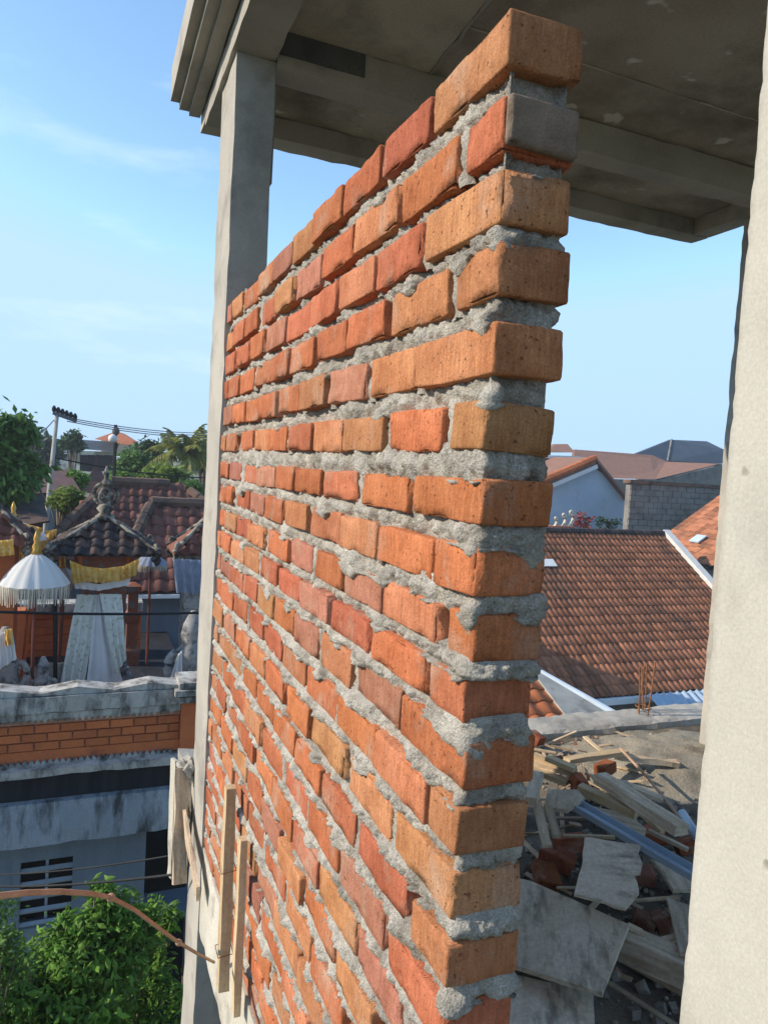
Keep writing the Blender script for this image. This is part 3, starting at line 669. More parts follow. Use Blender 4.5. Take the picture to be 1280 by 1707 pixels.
# corrugated sheet awning below the eave
cs = thing('corrugated_awning', 'pale blue corrugated metal awning under the clay roof eave', 'awning', (PY(1130,1180,11.6)))
a = PY(1080, 1158, 12.2); nW = 26; m = MB(); vs = []
for i in range(nW*6+1):
    x = a.x+i*.015*1.0
    for (yy, zz) in ((12.2, a.z), (11.0, a.z-.62)): vs.append((x, yy, zz+.032*math.sin(i*2*math.pi/13)))
m.add(vs, [(2*i, 2*i+1, 2*i+3, 2*i+2) for i in range(nW*6)]); m.build('corrugated_sheet', M['metal_blue'], cs, True)
for k in range(2):
    m = MB(); m.bar((a.x+.1+k*2, 11.0, GROUND), (a.x+.1+k*2, 11.0, a.z-.45), .06, .06, (0,1,0)); m.build('post', M['wire'], cs)
# near small roof: orange tiles with a pale concrete verge
BP = PY(1036, 1198, 7.2); AP = PX(850, 1093, BP.x)
DP = PY(968, 1228, 6.9); CP = PX(880, 1110, DP.x)
sm = thing('small_outbuilding', 'low outbuilding with bright orange tiles and pale sloping concrete verge', 'outbuilding', (DP.x-1, 8.2, GROUND))
m = MB(); m.prism([AP+V((0,0,-.03)), BP+V((0,0,-.03)), DP+V((.01,0,.0)), CP+V((.01,0,.0))], (0,0,-.08)); m.build('verge_slab', M['conc'], sm)
m = MB(); m.bar(AP, BP, .05, .09); m.build('coping', M['blue_white'], sm)
up_ = CP-DP
tile_slope(sm, DP+V((-9*.24,0,-.03)), (1, 0, 0), up_, 9, int(up_.length/.22)+1, .24, .22, M['tile_orange'], seed=6)
m = MB(); m.prism([DP+V((-2.2,0,-.06)), DP+V((0,0,-.06)), CP+V((0,0,-.06)), CP+V((-2.2,0,-.06))], (0,0,-.05)); m.build('roof_deck', M['tile_dark'], sm)
m = MB(); m.box((DP.x-2.1, DP.y+.2, GROUND), (BP.x-.05, CP.y-.1, DP.z-.25)); m.build('wall', M['white'], sm)
# roof to the right, facing left
ra = PY(1113, 887, 19.5); rs = thing('neighbouring_roof', 'steep orange tiled roof with skylight right of the white verge', 'house', (ra.x+2, 17, GROUND))
vv = V((1, 0, .62)); tile_slope(rs, (ra.x-1.2, 19.5, ra.z-1.2*.62), (0,-1,0), vv, 18, 24, .26, .27, M['tile'], limit=260, seed=8)
m = MB(); m.prism([(ra.x-1.2, 19.5, ra.z-.80), (ra.x-1.2, 14.8, ra.z-.80), (ra.x+4.4, 14.8, ra.z+2.65), (ra.x+4.4, 19.5, ra.z+2.65)], (0,0,-.06)); m.build('roof_deck', M['tile_dark'], rs)
m = MB(); m.box((ra.x-.9, 15, GROUND), (ra.x+4.4, 19.3, ra.z-.9)); m.build('wall', M['white'], rs)
q = PY(1163, 902, 18.0); zq = ra.z+(q.x-ra.x)*.62; q = ray(1163,902); 
tt = (ra.z-.62*ra.x)/(q.z-.62*q.x); q = q*tt
m = MB(); uu = vv.normalized()*.20; m.prism([q-uu+V((0,.2,.06)), q-uu+V((0,-.2,.06)), q+uu+V((0,-.2,.06)), q+uu+V((0,.2,.06))], (-.02,0,.04)); m.build('skylight', M['blue_white'], rs)

# ---- right: white gable house, block wall, far roofs
def zq6(x, y, Y): return PY(x/3.048+860, y/3.048+700, Y)
gh = thing('gabled_house', 'white gabled house, blue shade in its wall colour, red verge tiles behind the clay roof', 'house', zq6(400, 560, 24))
Yg = 24.
gp = [zq6(x, y, Yg) for x, y in ((60,640),(60,330),(330,262),(395,240),(470,295),(568,388),(562,640))]
m = MB(); m.prism(gp, (0, 5, 0)); m.build('wall', M['blue_white'], gh)  # bluish shade on the white gable is painted into the wall colour
m = MB(); a = zq6(408,190,Yg-.3); b = zq6(120,312,Yg-.3); m.prism([a, b, b+V((0,0,-.28)), a+V((0,0,-.28))], (0,5.6,0)); m.build('roof_slope', M['far_tile'], gh)
m = MB(); a2 = zq6(575,395,Yg-.3); m.prism([a, a2, a2+V((0,0,-.12)), a+V((0,0,-.12))], (0,5.6,0)); m.build('roof_slope', M['far_tile'], gh)
ridge_caps(gh, b+V((0,-.05,.0)), a+V((0,-.05,.0)), .16, .34, M['tile_orange'], 'verge_tile')
m = MB(); m.bar(b+V((0,-.1,-.36)), a+V((0,-.1,-.36)), .06, .16); m.build('barge_board', M['white'], gh)
bw = thing('block_wall', 'bare grey concrete block wall right of the pale gabled house', 'wall', zq6(800, 570, 21)); bw['kind'] = 'thing'
A_ = zq6(588, 322, 21); B_ = zq6(1100, 322, 21)
m = MB(); m.box((A_.x, 21.06, GROUND), (B_.x, 21.3, A_.z)); m.build('wall_core', M['greywall'], bw)
rw = random.Random(2); bh = .22; bwid = .44
for j in range(9):
    x = A_.x-(j % 2)*bwid/2
    while x < B_.x:
        m = MB(); e = rw.uniform(0, .03); x1 = max(x, A_.x)
        m.box((x1+.012, 21.0+e, A_.z-(j+1)*bh+.012), (min(x+bwid, B_.x)-.012, 21.1, A_.z-j*bh-.012)); m.build('block', M['greywall'], bw); x += bwid
m = MB(); m.box((A_.x-.1, 20.95, A_.z), (B_.x, 21.35, A_.z+.13)); m.build('coping', M['ridge_dark'], bw)
m = MB(); a = zq6(955,452,20.9); m.box((a.x, 20.8, a.z-.05), (a.x+.6, 20.99, a.z+.05)); m.build('ledge', M['white'], bw)
def far_house(name, label, polys, Y, depth, base):
    h = thing(name, label, 'house', base)
    for nm, pts, mt in polys:
        m = MB(); m.prism([zq6(x, y, Y+dy) for x, y, dy in pts], (0, depth, 0)); m.build(nm, mt, h)
    return h
far_house('brown_roofed_house', 'wide house with faded brown tile roof behind the block wall', [
    ('roof_slope', [(440,296,0),(722,302,0),(775,214,3),(690,178,3.5),(300,150,3.5),(290,200,2)], M['far_tile']),
    ('roof_slope', [(712,300,0),(1010,228,.5),(1030,222,1.5),(765,212,3)], M['far_tile']),
    ('gable_wall', [(722,306,0),(1010,236,.3),(1040,240,.3),(1040,420,.3),(600,420,0),(480,300,0)], M['greywall'])], 30, .2, zq6(700, 560, 31))
hh = far_house('blue_roofed_house', 'far house with dark blue hipped roof on the right skyline', [
    ('roof_slope', [(610,172,0),(790,100,2),(770,208,0)], M['slate']),
    ('roof_slope', [(770,208,0),(790,100,2),(970,108,2.4),(1060,152,1),(1050,222,0)], M['slate']),
    ('wall', [(620,176,.6),(1048,224,.6),(1048,330,.6),(620,330,.6)], M['greywall'])], 38, .25, zq6(850, 560, 39))
m = MB(); m.tube([zq6(770,208,38), zq6(790,100,40)], .08, 5); m.build('hip_cap', M['greywall'], hh)
far_house('small_far_house', 'small tiled roof with white fascia just past the wall end', [
    ('roof_slope', [(60,165,0),(160,160,0),(205,122,1.5),(262,122,1.5),(300,165,0)], M['far_tile']),
    ('fascia', [(40,176,-.4),(330,184,-.4),(330,198,-.4),(40,192,-.4)], M['white']),
    ('wall', [(40,198,.1),(330,198,.1),(330,340,.1),(40,340,.1)], M['far_tile'])], 27, .3, zq6(180, 560, 28))
# garden beds on the ridge line: cream carved ornament, red shrub, dark shrub
def leaves(name, blobs, n, size, mt, parent=None, seed=1, flat=.3, droop=0., asp=.5, cl_=24, spr=.20):
    """foliage: folded leaf blades scattered in clumps through the given ellipsoids (centre, radii, share)"""
    rg = np.random.default_rng(seed); P_ = []; 
    tot = sum(b[2] for b in blobs)
    for c, r, sh in blobs:
        k = int(n*sh/tot); ncl = max(3, k//cl_)
        u = rg.normal(size=(ncl, 3)); u /= np.linalg.norm(u, axis=1)[:, None]; u *= (rg.random((ncl, 1))**.42)
        cl = np.array(c)+u*np.array(r)
        w_ = rg.integers(0, ncl, k); sp = np.array(r)*spr+size*.5
        P_.append(cl[w_]+rg.normal(size=(k, 3))*sp*.62)
    p = np.concatenate(P_); k = len(p)
    d = rg.normal(size=(k, 3)); d[:, 2] = d[:, 2]*.6-droop; d /= np.linalg.norm(d, axis=1)[:, None]
    up = rg.normal(size=(k, 3))*.6+np.array([-.25, -.1, .9]); sd = np.cross(d, up); sd /= np.linalg.norm(sd, axis=1)[:, None]; nn = np.cross(sd, d)
    L = size*(.4+1.15*rg.random((k, 1))**1.3); W_ = L*asp*.5
    a = p; b = p+d*L*.5+sd*W_-nn*L*.06; c = p+d*L-nn*L*.12; e = p+d*L*.5-sd*W_-nn*L*.06; mid = p+d*L*.5+nn*L*.04
    vs = np.stack([a, b, c, e, mid], 1).reshape(-1, 3); i0 = np.arange(k)*5
    fs = np.concatenate([np.stack([i0, i0+1, i0+4], 1), np.stack([i0+1, i0+2, i0+4], 1), np.stack([i0+2, i0+3, i0+4], 1), np.stack([i0+3, i0, i0+4], 1)])
    me = bpy.data.meshes.new(name); me.from_pydata(vs.tolist(), [], fs.tolist()); me.update()
    return link(name, me, mt, parent)
def leafmat(nm, c1, c2, tr=.35): return material(nm, c1, c2, 3., .6, 0., fine=0, island=.45, transl=tr, spec=.3)
M['leaf'] = leafmat('fresh_green_leaf', (.085,.20,.022,1), (.16,.29,.04,1))
M['leaf_mid'] = leafmat('mid_green_leaf', (.07,.16,.03,1), (.11,.21,.045,1))
M['leaf_dark'] = leafmat('dark_green_leaf', (.03,.08,.025,1), (.05,.105,.035,1))
M['leaf_lime'] = leafmat('yellow_green_leaf', (.16,.24,.035,1), (.21,.28,.05,1))
M['leaf_red'] = leafmat('red_leaf', (.22,.03,.03,1), (.30,.06,.04,1))
M['leaf_far'] = leafmat('far_leaf_haze_tint', (.06,.11,.075,1), (.08,.13,.09,1))  # bluish haze of distance put into the leaf colour
M['palm'] = leafmat('palm_leaf', (.22,.26,.06,1), (.34,.33,.11,1), .5)
M['bark'] = material('tree_bark', (.16,.12,.085,1), (.23,.185,.14,1), 6, .95, .6, 30, fine=.15)
def tree(name, label, base, top, blobs, n, size, mt, seed, group=None, cat='tree', tr=.12, asp=.5, droop=.15, cl_=24, spr=.20):
    t = thing(name, label, cat, base, group); base = V(base); top = V(top); rg = random.Random(seed)
    m = MB(); pth = [base.lerp(top, i/6)+V((rg.gauss(0,.03), rg.gauss(0,.03), 0))*(i > 0) for i in range(7)]
    m.tube(pth, [tr*(1-.11*i) for i in range(7)], 8)
    for c, r, sh in blobs:
        c = V(c); s0 = pth[4] if rg.random() < .5 else pth[5]
        m.tube([s0, s0.lerp(c, .55)+V((0,0,.1*rg.random())), c], [tr*.45, tr*.3, tr*.12], 6)
        for _ in range(4):
            e = c+V((rg.gauss(0,.5)*r[0], rg.gauss(0,.5)*r[1], rg.gauss(0,.4)*r[2])); m.tube([s0.lerp(c,.7), e], [tr*.16, tr*.05], 5)
    m.build('trunk', M['bark'], t, True)
    leaves('crown', blobs, n, size, mt, t, seed, asp=asp, droop=droop, cl_=cl_, spr=spr)
    return t
def shrub(name, label, c, r, n, size, mt, seed, cat='shrub', group=None, asp=.5):
    t = thing(name, label, cat, (c[0], c[1], c[2]-r[2]), group); m = MB(); rg = random.Random(seed)
    for _ in range(5): m.tube([(c[0]+rg.gauss(0,.1)*r[0], c[1], c[2]-r[2]-.3), (c[0]+rg.gauss(0,.5)*r[0], c[1]+rg.gauss(0,.5)*r[1], c[2]+rg.gauss(0,.4)*r[2])], [.02, .008], 5)
    m.build('stem', M['bark'], t); leaves('foliage', [(c, r, 1)], n, size, mt, t, seed, asp=asp); return t
M['stone_cream'] = material('carved_cream_stone', (.52,.47,.35,1), (.62,.57,.45,1), 9, .9, .5, 50, (.22,.2,.16,1), 7, (.55,.7), fine=.12)
q = PY(975, 872, 22.6); shrub('red_shrub', 'red-leaved shrub on the ridge before the pale gabled house', (q.x, q.y, q.z), (.45,.2,.28), 260, .16, M['leaf_red'], 31)
q = PY(1012, 872, 22.8); shrub('dark_shrub', 'dark green shrub row before the pale gabled house', (q.x, q.y, q.z), (.55,.2,.22), 320, .13, M['leaf_dark'], 32)
def scroll(m, p, out, h, r, n=14, curl=1.6, side=None):
    """carved scroll: a tapering spiral rising from p, leaning along out"""
    p = V(p); out = V(out).normalized(); pts = []; rs = []
    for i in range(n):
        t = i/(n-1); a = curl*math.pi*t; rad = h*.42*(1-.62*t)
        pts.append(p+V((0,0,h*.1))+out*(h*.35*t+rad*math.sin(a)*.9)+V((0,0,1))*(h*.55*min(1,t*1.6)-rad*math.cos(a)*.8+rad*.2)); rs.append(r*(1-.6*t))
    m.tube(pts, rs, 6)
q = PY(935, 862, 21.5); og = thing('roof_ornament', 'cream carved scroll ornament beside the orange ridge tiles', 'ornament', q)
for k, (dx, h) in enumerate(((-.3,.35),(0,.5),(.28,.62))):
    m = MB(); scroll(m, q+V((dx,0,-.35)), (1,0,.2), h, .07); m.build('scroll', M['stone_cream'], og, True)
m = MB(); m.box((q.x-.9, 21.3, q.z-.75), (q.x+.5, 21.8, q.z-.32)); m.build('base', M['tile_orange'], og)

# ------------------------------------------------------------------ left: rooftop temple of the neighbouring house
YT = 7.0
def Z7(px, py, Y=YT): return PY(px, py, Y).z
def X7(px, py, Y=YT): return PY(px, py, Y).x
M['redbrick'] = material('red_facing_brick', (.52,.15,.05,1), (.44,.12,.045,1), 4, .85, .25, 50, (.20,.06,.035,1), 3, (.6,.8), fine=.1, fscale=90, objrand=.16, island=.12)
M['joint'] = material('pinkish_joint', (.60,.30,.18,1), (.66,.36,.23,1), 8, .9, .2, 60, fine=.08)
M['paras'] = material('mouldy_white_stone', (.36,.34,.31,1), (.52,.50,.46,1), 4, .92, .5, 40, (.075,.07,.065,1), 6.5, (.44,.64), fine=.12, fscale=90, stretch=(1,1,.45))
M['stain_wall'] = material('mould_streaked_blue_wall', (.25,.29,.34,1), (.33,.37,.42,1), 2, .9, .3, 25, (.06,.065,.07,1), 3.2, (.46,.64), fine=.1, fscale=80, stretch=(2.0,1,.5))
M['blue_wall'] = material('blue_wall_shade_toned', (.125,.16,.205,1), (.165,.205,.25,1), 1.5, .9, .2, 25, (.12,.14,.17,1), 2.5, (.58,.75), fine=.08, fscale=80, stretch=(2.5,1,.35))  # blue lowered so that deep shade is part of the wall colour
M['gutter_black'] = material('black_mould_and_shade', (.012,.014,.02,1), (.028,.03,.038,1), 3, .8, .2, 30, (.10,.11,.12,1), 5, (.64,.75), fine=.1, stretch=(3,1,.3))
M['dark'] = material('near_black_shade', (.012,.012,.014,1), (.02,.02,.022,1), 3, .9, 0., fine=0)  # near-black colour standing in for unlit insides
M['louver'] = material('pale_louvre', (.25,.30,.36,1), (.32,.37,.42,1), 4, .8, .1, 30, (.10,.11,.12,1), 4, (.56,.7))
xr = X7(298, 1150); xp0, xp1 = X7(299, 1220), X7(326, 1220); xl = -6.5
hs = thing('flat_roofed_house', 'flat-roofed neighbouring house with mould-streaked blue wall and orange brick parapet', 'house', ((xl+xp1)/2, YT+2, GROUND))
zz = {k: Z7(150, v) for k, v in dict(peak=1141, valley=1152, cop0=1154, cop1=1181, trim1=1196, b1=1246, sc1=1256, cor1=1278, blk1=1322, beam1=1393).items()}
# parapet core, coping, peaks
m = MB(); m.box((xl, YT+.03, zz['cor1']), (xp0, YT+.22, zz['cop1'])); m.build('parapet_core', M['joint'], hs)
rough_box((xl, YT-.07, zz['cop1']), (xp0-.01, YT+.28, zz['cop0']), .12, .006, 51, .008).build('coping', M['paras'], hs)
pw = X7(232,1150)-X7(110,1150); x = xr+.05
while x > xl:
    m = MB(); m.prism([(x-pw, YT-.04, zz['cop0']+.002), (x, YT-.04, zz['cop0']+.002), (x, YT-.04, zz['cop0']+.02), (x-pw*.5, YT-.04, zz['cop0']+.07), (x-pw, YT-.04, zz['cop0']+.02)], (0,.22,0)); m.build('coping_peak', M['paras'], hs); x -= pw
# scalloped trims above and below the bricks
def scallops(z, up, dy):
    m = MB(); x = xl; wd = .052; s_ = 1 if up else -1
    m.box((xl, YT-.045+dy, min(z, z-s_*.06)), (xp0-.004, YT+.0285, max(z, z-s_*.06)))
    while x < xp0-.08:
        m.prism([(x, YT-.035+dy, z), (x+wd, YT-.035+dy, z), (x+wd*.5, YT-.035+dy, z+s_*.034)], (0,.05,0)); x += wd
    return m
scallops(zz['trim1']+.022, False, .0).build('scalloped_trim', M['paras'], hs)
scallops(zz['b1']-.105, True, .0).build('scalloped_trim', M['paras'], hs)
# facing bricks, three courses and a plain lip course
rh = (zz['trim1']-zz['b1'])/3.55; bl_ = X7(190,1220)-X7(149.5,1220); zc0 = zz['trim1']-.045
for j in range(3):
    x = xp0-(.5 if j == 1 else 0)*bl_
    while x > xl:
        m = MB(); e = rw.uniform(0,.006); z1 = zz['trim1']-rh*(.45+j)
        m.box((max(xl,x-bl_+.007), YT-.002-e, z1-rh+.006), (min(x, xp0)-.007, YT+.045, z1-.006)); m.build('brick', M['redbrick'], hs); x -= bl_
    if j == 1:
        m = MB(); m.box((xp0-.5*bl_+.007, YT-.003, zz['trim1']-rh*(.45+j)-rh+.006), (xp0-.007, YT+.045, zz['trim1']-rh*(.45+j)-.006)); m.build('brick', M['redbrick'], hs)
m = MB(); m.box((xl, YT+.004, zz['b1']-.10), (xp0, YT+.05, zz['trim1']-rh*3.45-.004)); m.build('plinth_course', M['redbrick'], hs)
# cornice, black overhang, stained beam, wall
rough_box((xl, YT-.16, zz['cor1']), (xp1+.03, YT+.25, zz['sc1']-.05), .14, .006, 52, .01).build('cornice', M['paras'], hs)
m = MB(); m.box((xl, YT-.02, zz['blk1']), (xp1+.25, YT+.3, zz['cor1']-.002)); m.build('fascia', M['gutter_black'], hs)
rough_box((xl, YT-.10, zz['beam1']), (xp1+.25, YT+.3, zz['blk1']-.002), .12, .006, 53, .01).build('beam', M['stain_wall'], hs)
xd0, xd1 = X7(243,1460), X7(330,1460); zd = Z7(280,1535)
YW = YT+.12
v0, v1, vz1, vz0 = X7(33,1480,YW), X7(120,1480,YW), Z7(75,1434,YW), Z7(75,1545,YW)
m = MB(); zt_ = zz['beam1']-.002
m.box((xl, YW, GROUND), (v0, YW+.16, zt_)); m.box((v1, YW, GROUND), (xd0, YW+.16, zt_)); m.box((v0, YW, vz1), (v1, YW+.16, zt_)); m.box((v0, YW, GROUND), (v1, YW+.16, vz0)); m.box((xd1, YW, GROUND), (xp1+.2, YW+.16, zt_))
m.build('wall', M['blue_wall'], hs)
m = MB(); m.box((xd0-.02, YW-.02, zd-.06), (xd1, YW+.4, zd)); m.build('door_step', M['blue_wall'], hs)
m = MB(); m.box((xl, YT+1.6, GROUND), (xp1+.2, YT+1.7, zt_)); m.box((xl, YT+3.2, GROUND), (xp1+.2, YT+3.4, zz['cor1'])); m.build('inner_wall', M['dark'], hs)
for k in range(5):
    z1 = vz1-(vz1-vz0)*(k/5); m = MB(); m.bar((v0, YW+.03, z1-.10), (v1, YW+.03, z1-.10), .035, .03, (0,-.55,.8)); m.build('louvre', M['louver'], hs)
m = MB(); m.box(((v0+v1)/2-.012, YW+.06, vz0), ((v0+v1)/2+.012, YW+.1, vz1)); m.build('mullion', M['louver'], hs)
m = MB(); m.box((v0, YW+.158, vz0), (v1, YW+.162, vz1)); m.build('vent_back', M['dark'], hs)  # black sheet put in for the shade inside the vent
m = MB(); m.box((xl, YT+.26, zz['cor1']+.002), (xp1+.2, YT+6, zz['cor1']+.10)); m.build('roof_deck', M['gutter_black'], hs)  # deck near-black: the shadow behind the parapet is put into its colour
# corner pilaster
m = MB(); m.box((xp0+.002, YT-.06, zz['cor1']+.10), (xp1, YT+.26, zz['cop1']+.02)); m.build('pilaster', M['redbrick'], hs)
m = MB()
for (za, e) in ((zz['cop1']+.022, .03), (zz['cop1']+.10, .07), (zz['cop1']+.16, .03)): m.box((xp0-e, YT-.08-e, za), (xp1+e, YT+.26+e, za+.055))
m.build('pilaster_cap', M['paras'], hs)
TER = zz['cor1']+.10
# ---- draped cloths, shrine, umbrellas
M['cloth_yellow'] = material('yellow_gold_cloth', (.78,.40,.05,1), (.88,.66,.24,1), 16, .7, .3, 40, (.5,.16,.03,1), 12, (.58,.7), fine=.05, transl=.25)
M['cloth_white'] = material('white_cloth', (.74,.74,.74,1), (.80,.80,.80,1), 8, .8, .2, 40, (.62,.62,.6,1), 6, (.6,.75), fine=.03, transl=.25)
M['cloth_pattern'] = material('pale_green_patterned_cloth', (.70,.72,.65,1), (.80,.80,.75,1), 14, .8, .2, 40, (.45,.48,.33,1), 24, (.55,.62), fine=.05, transl=.2)
M['cloth_grey'] = material('blue_grey_cloth', (.22,.25,.34,1), (.32,.36,.45,1), 9, .8, .2, 40, fine=.05, transl=.2)
M['gold'] = material('gilded_wood', (.5,.28,.06,1), (.6,.38,.10,1), 20, .45, .3, 60, fine=.05, metal=.4)
M['hip'] = material('weathered_carved_hip', (.20,.175,.14,1), (.38,.34,.27,1), 12, .92, .8, 70, (.05,.045,.04,1), 9, (.45,.58), fine=.15)
M['carved'] = material('carved_grey_stone', (.22,.21,.20,1), (.34,.325,.31,1), 14, .92, .8, 70, (.08,.08,.085,1), 10, (.5,.62), fine=.15)
M['carved_red'] = material('carved_brick_stone', (.33,.11,.06,1), (.26,.10,.065,1), 12, .92, .8, 60, (.2,.18,.17,1), 8, (.5,.6), fine=.15)
def pyramid_roof(root, c, wx, wy, h, zt, mt, tw=.15, tl=.135, cap=None, seed=1):
    cap = cap or M['hip']
    cx, cy = c; ze = zt-h; ap = V((cx, cy, zt))
    for (ox, oy, ux, uy, half, dep) in ((cx-wx, cy-wy, 1, 0, wx, wy), (cx+wx, cy-wy, 0, 1, wy, wx), (cx-wx, cy+wy, 0, -1, wy, wx)):
        U = V((ux, uy, 0)); VVv = V((-uy*dep, ux*dep, h)); L = VVv.length
        tile_slope(root, (ox, oy, ze), U, VVv, int(2*half/tw)+1, int(L/tl), tw, tl, mt, ok=lambda x, y, hf=half, L=L: abs(x-hf) < hf*(1-y/L)+.03, seed=seed)
    m = MB(); b = [V((cx-wx,cy-wy,ze-.01)), V((cx+wx,cy-wy,ze-.01)), V((cx+wx,cy+wy,ze-.01)), V((cx-wx,cy+wy,ze-.01))]
    m.add(b+[ap+V((0,0,-.03))], [(3,2,1,0),(0,1,4),(1,2,4),(2,3,4),(3,0,4)]); m.build('roof_deck', mt, root)
    for q in b:
        m = MB(); n = 9; pts = [ap.lerp(q, i/n)+V((0,0,.035+.012*n1(i*1.7, q.x))) for i in range(n+1)]
        m.tube(pts, [.020+.014*abs(n1(i*2.3, q.y+.3)) for i in range(n+1)], 7)
        o = (q-ap); o.z = 0; o.normalize()
        scroll(m, q-o*.10+V((0,0,-.02)), o, .17, .034); scroll(m, q-o*.26+V((0,0,.05)), o, .13, .026); scroll(m, q-o*.40+V((0,0,.13)), o, .10, .022); scroll(m, q-o*.06+V((0,0,-.07)), o, .10, .03)
        m.build('hip_ornament', cap, root, True)
def cloth(name, top, bot, mt, label, cat='cloth', folds=5, amp=.03, group=None, th=.006, seed=1):
    """hanging cloth between a top and a bottom polyline, folded and with thickness"""
    nu, nv = 40, 16; vs = []
    def along(pl, t):
        k = min(len(pl)-2, int(t*(len(pl)-1))); f = t*(len(pl)-1)-k; return V(pl[k]).lerp(V(pl[k+1]), f)
    for s_ in (0, 1):
        for j in range(nv+1):
            for i in range(nu+1):
                a, b = along(top, i/nu), along(bot, i/nu); p = a.lerp(b, j/nv)
                f = amp*(.35+.65*j/nv)*math.sin(i/nu*folds*2*math.pi+1.5*n1(j*.15, seed)+seed)+.4*amp*noise.noise(p*7)
                vs.append(p+V((0, f+s_*th, 0)))
    k = nu+1; o_ = (nv+1)*k
    fs = [(j*k+i, j*k+i+1, (j+1)*k+i+1, (j+1)*k+i) for j in range(nv) for i in range(nu)]
    fs += [tuple(q+o_ for q in reversed(f)) for f in fs]
    m = MB(); m.add(vs, fs); return tag(m.build(name, mt, None, True), label, cat, group)
YS = 9.0
ap = PY(175, 862, YS); el = PY(80, 932, YS-.55); er = PY(262, 922, YS-.55)
wx = (er.x-el.x)/2; cx = (er.x+el.x)/2; ze = (el.z+er.z)/2
sh = thing('shrine', 'ornate rooftop shrine with dark pyramid tile roof and cream corner scrolls', 'shrine', (cx, YS, TER), 'rooftop shrines')
pyramid_roof(sh, (cx, YS), wx*1.07, wx*.95, ap.z-ze, ap.z, M['tile_dark'], seed=3)
m = MB(); m.lathe(ap+V((0,0,-.04)), [(.09,0),(.11,.05),(.06,.09),(.10,.14),(.05,.20)], 12)
for k in range(16):
    a = k*math.pi/8; a2 = a+.5
    m.tube([ap+V((.13*math.cos(a), .02, .27+.13*math.sin(a))), ap+V((.13*math.cos(a2), .02, .27+.13*math.sin(a2)))], .026, 6)
for k in range(6): m.lathe(ap+V((.05*math.cos(k*1.05), -.02, .27+.05*math.sin(k*1.05))), [(.005,-.035),(.03,-.015),(.034,0),(.03,.018),(.005,.035)], 7)
scroll(m, ap+V((.0,-.02,.16)), (1,0,0), .17, .024); scroll(m, ap+V((.0,-.02,.16)), (-1,0,0), .17, .024)
m.lathe(ap+V((0,0,.36)), [(.03,0),(.05,.05),(.02,.10),(.035,.14),(.008,.24)], 10); m.build('finial', M['hip'], sh, True)
bx0, bx1 = X7(130,980,YS), X7(212,980,YS)
m = MB(); m.box((bx0-.05, YS-.33, ze-.32), (bx1+.05, YS+.33, ze-.02)); m.build('shrine_chamber', M['carved_red'], sh)
m = MB(); m.box((bx0+.02, YS-.26, TER), (bx1-.02, YS+.3, ze-.322)); m.build('shrine_base', M['carved_red'], sh)
m = MB()
for k in range(4): m.box((bx0-.10+.03*k, YS-.40+.03*k, TER+.0+.08*k), (bx1+.10-.03*k, YS+.40-.03*k, TER+.08*(k+1)))
m.build('plinth', M['carved'], sh)
for sx in (bx0+.02, bx1-.02):
    m = MB(); m.lathe((sx, YS-.34, ze-.32), [(.045,0),(.03,.06),(.022,.14),(.03,.24),(.05,.29)], 10); m.build('post', M['redbrick'], sh)
cloth('yellow_cloth', [PY(116,934,YS-.62), PY(140,944,YS-.62), PY(170,948,YS-.62), PY(205,944,YS-.62), PY(233,931,YS-.62)], [PY(121,974,YS-.6), PY(142,970,YS-.6), PY(170,972,YS-.6), PY(205,968,YS-.6), PY(228,958,YS-.6)], M['cloth_yellow'], 'golden yellow cloth swag tied round the shrine under its eaves', folds=11, amp=.035, seed=2)
cloth('white_cloth', [PY(122,968,YS-.56), PY(165,974,YS-.56), PY(218,964,YS-.56)], [PY(126,981,YS-.55), PY(165,985,YS-.55), PY(214,976,YS-.55)], M['cloth_white'], 'narrow white cloth band below the golden swag', folds=6, amp=.012, seed=5)
cloth('patterned_cloth', [PY(128,991,YS-.45), PY(164,992,YS-.45)], [PY(100,1142,YS-.62), PY(140,1146,YS-.62)], M['cloth_pattern'], 'pale patterned cloth draped on the left of the shrine base', folds=3, amp=.03, seed=3)
cloth('white_cloth', [PY(160,992,YS-.46), PY(168,992,YS-.46)], [PY(144,1142,YS-.60), PY(206,1142,YS-.60)], M['cloth_white'], 'plain white cloth hanging down the middle of the shrine', folds=2, amp=.03, seed=4)
cloth('patterned_cloth', [PY(166,990,YS-.50), PY(203,991,YS-.50)], [PY(192,1128,YS-.66), PY(211,1098,YS-.66)], M['cloth_pattern'], 'greenish patterned cloth falling on the right of the shrine', folds=3, amp=.025, seed=6)
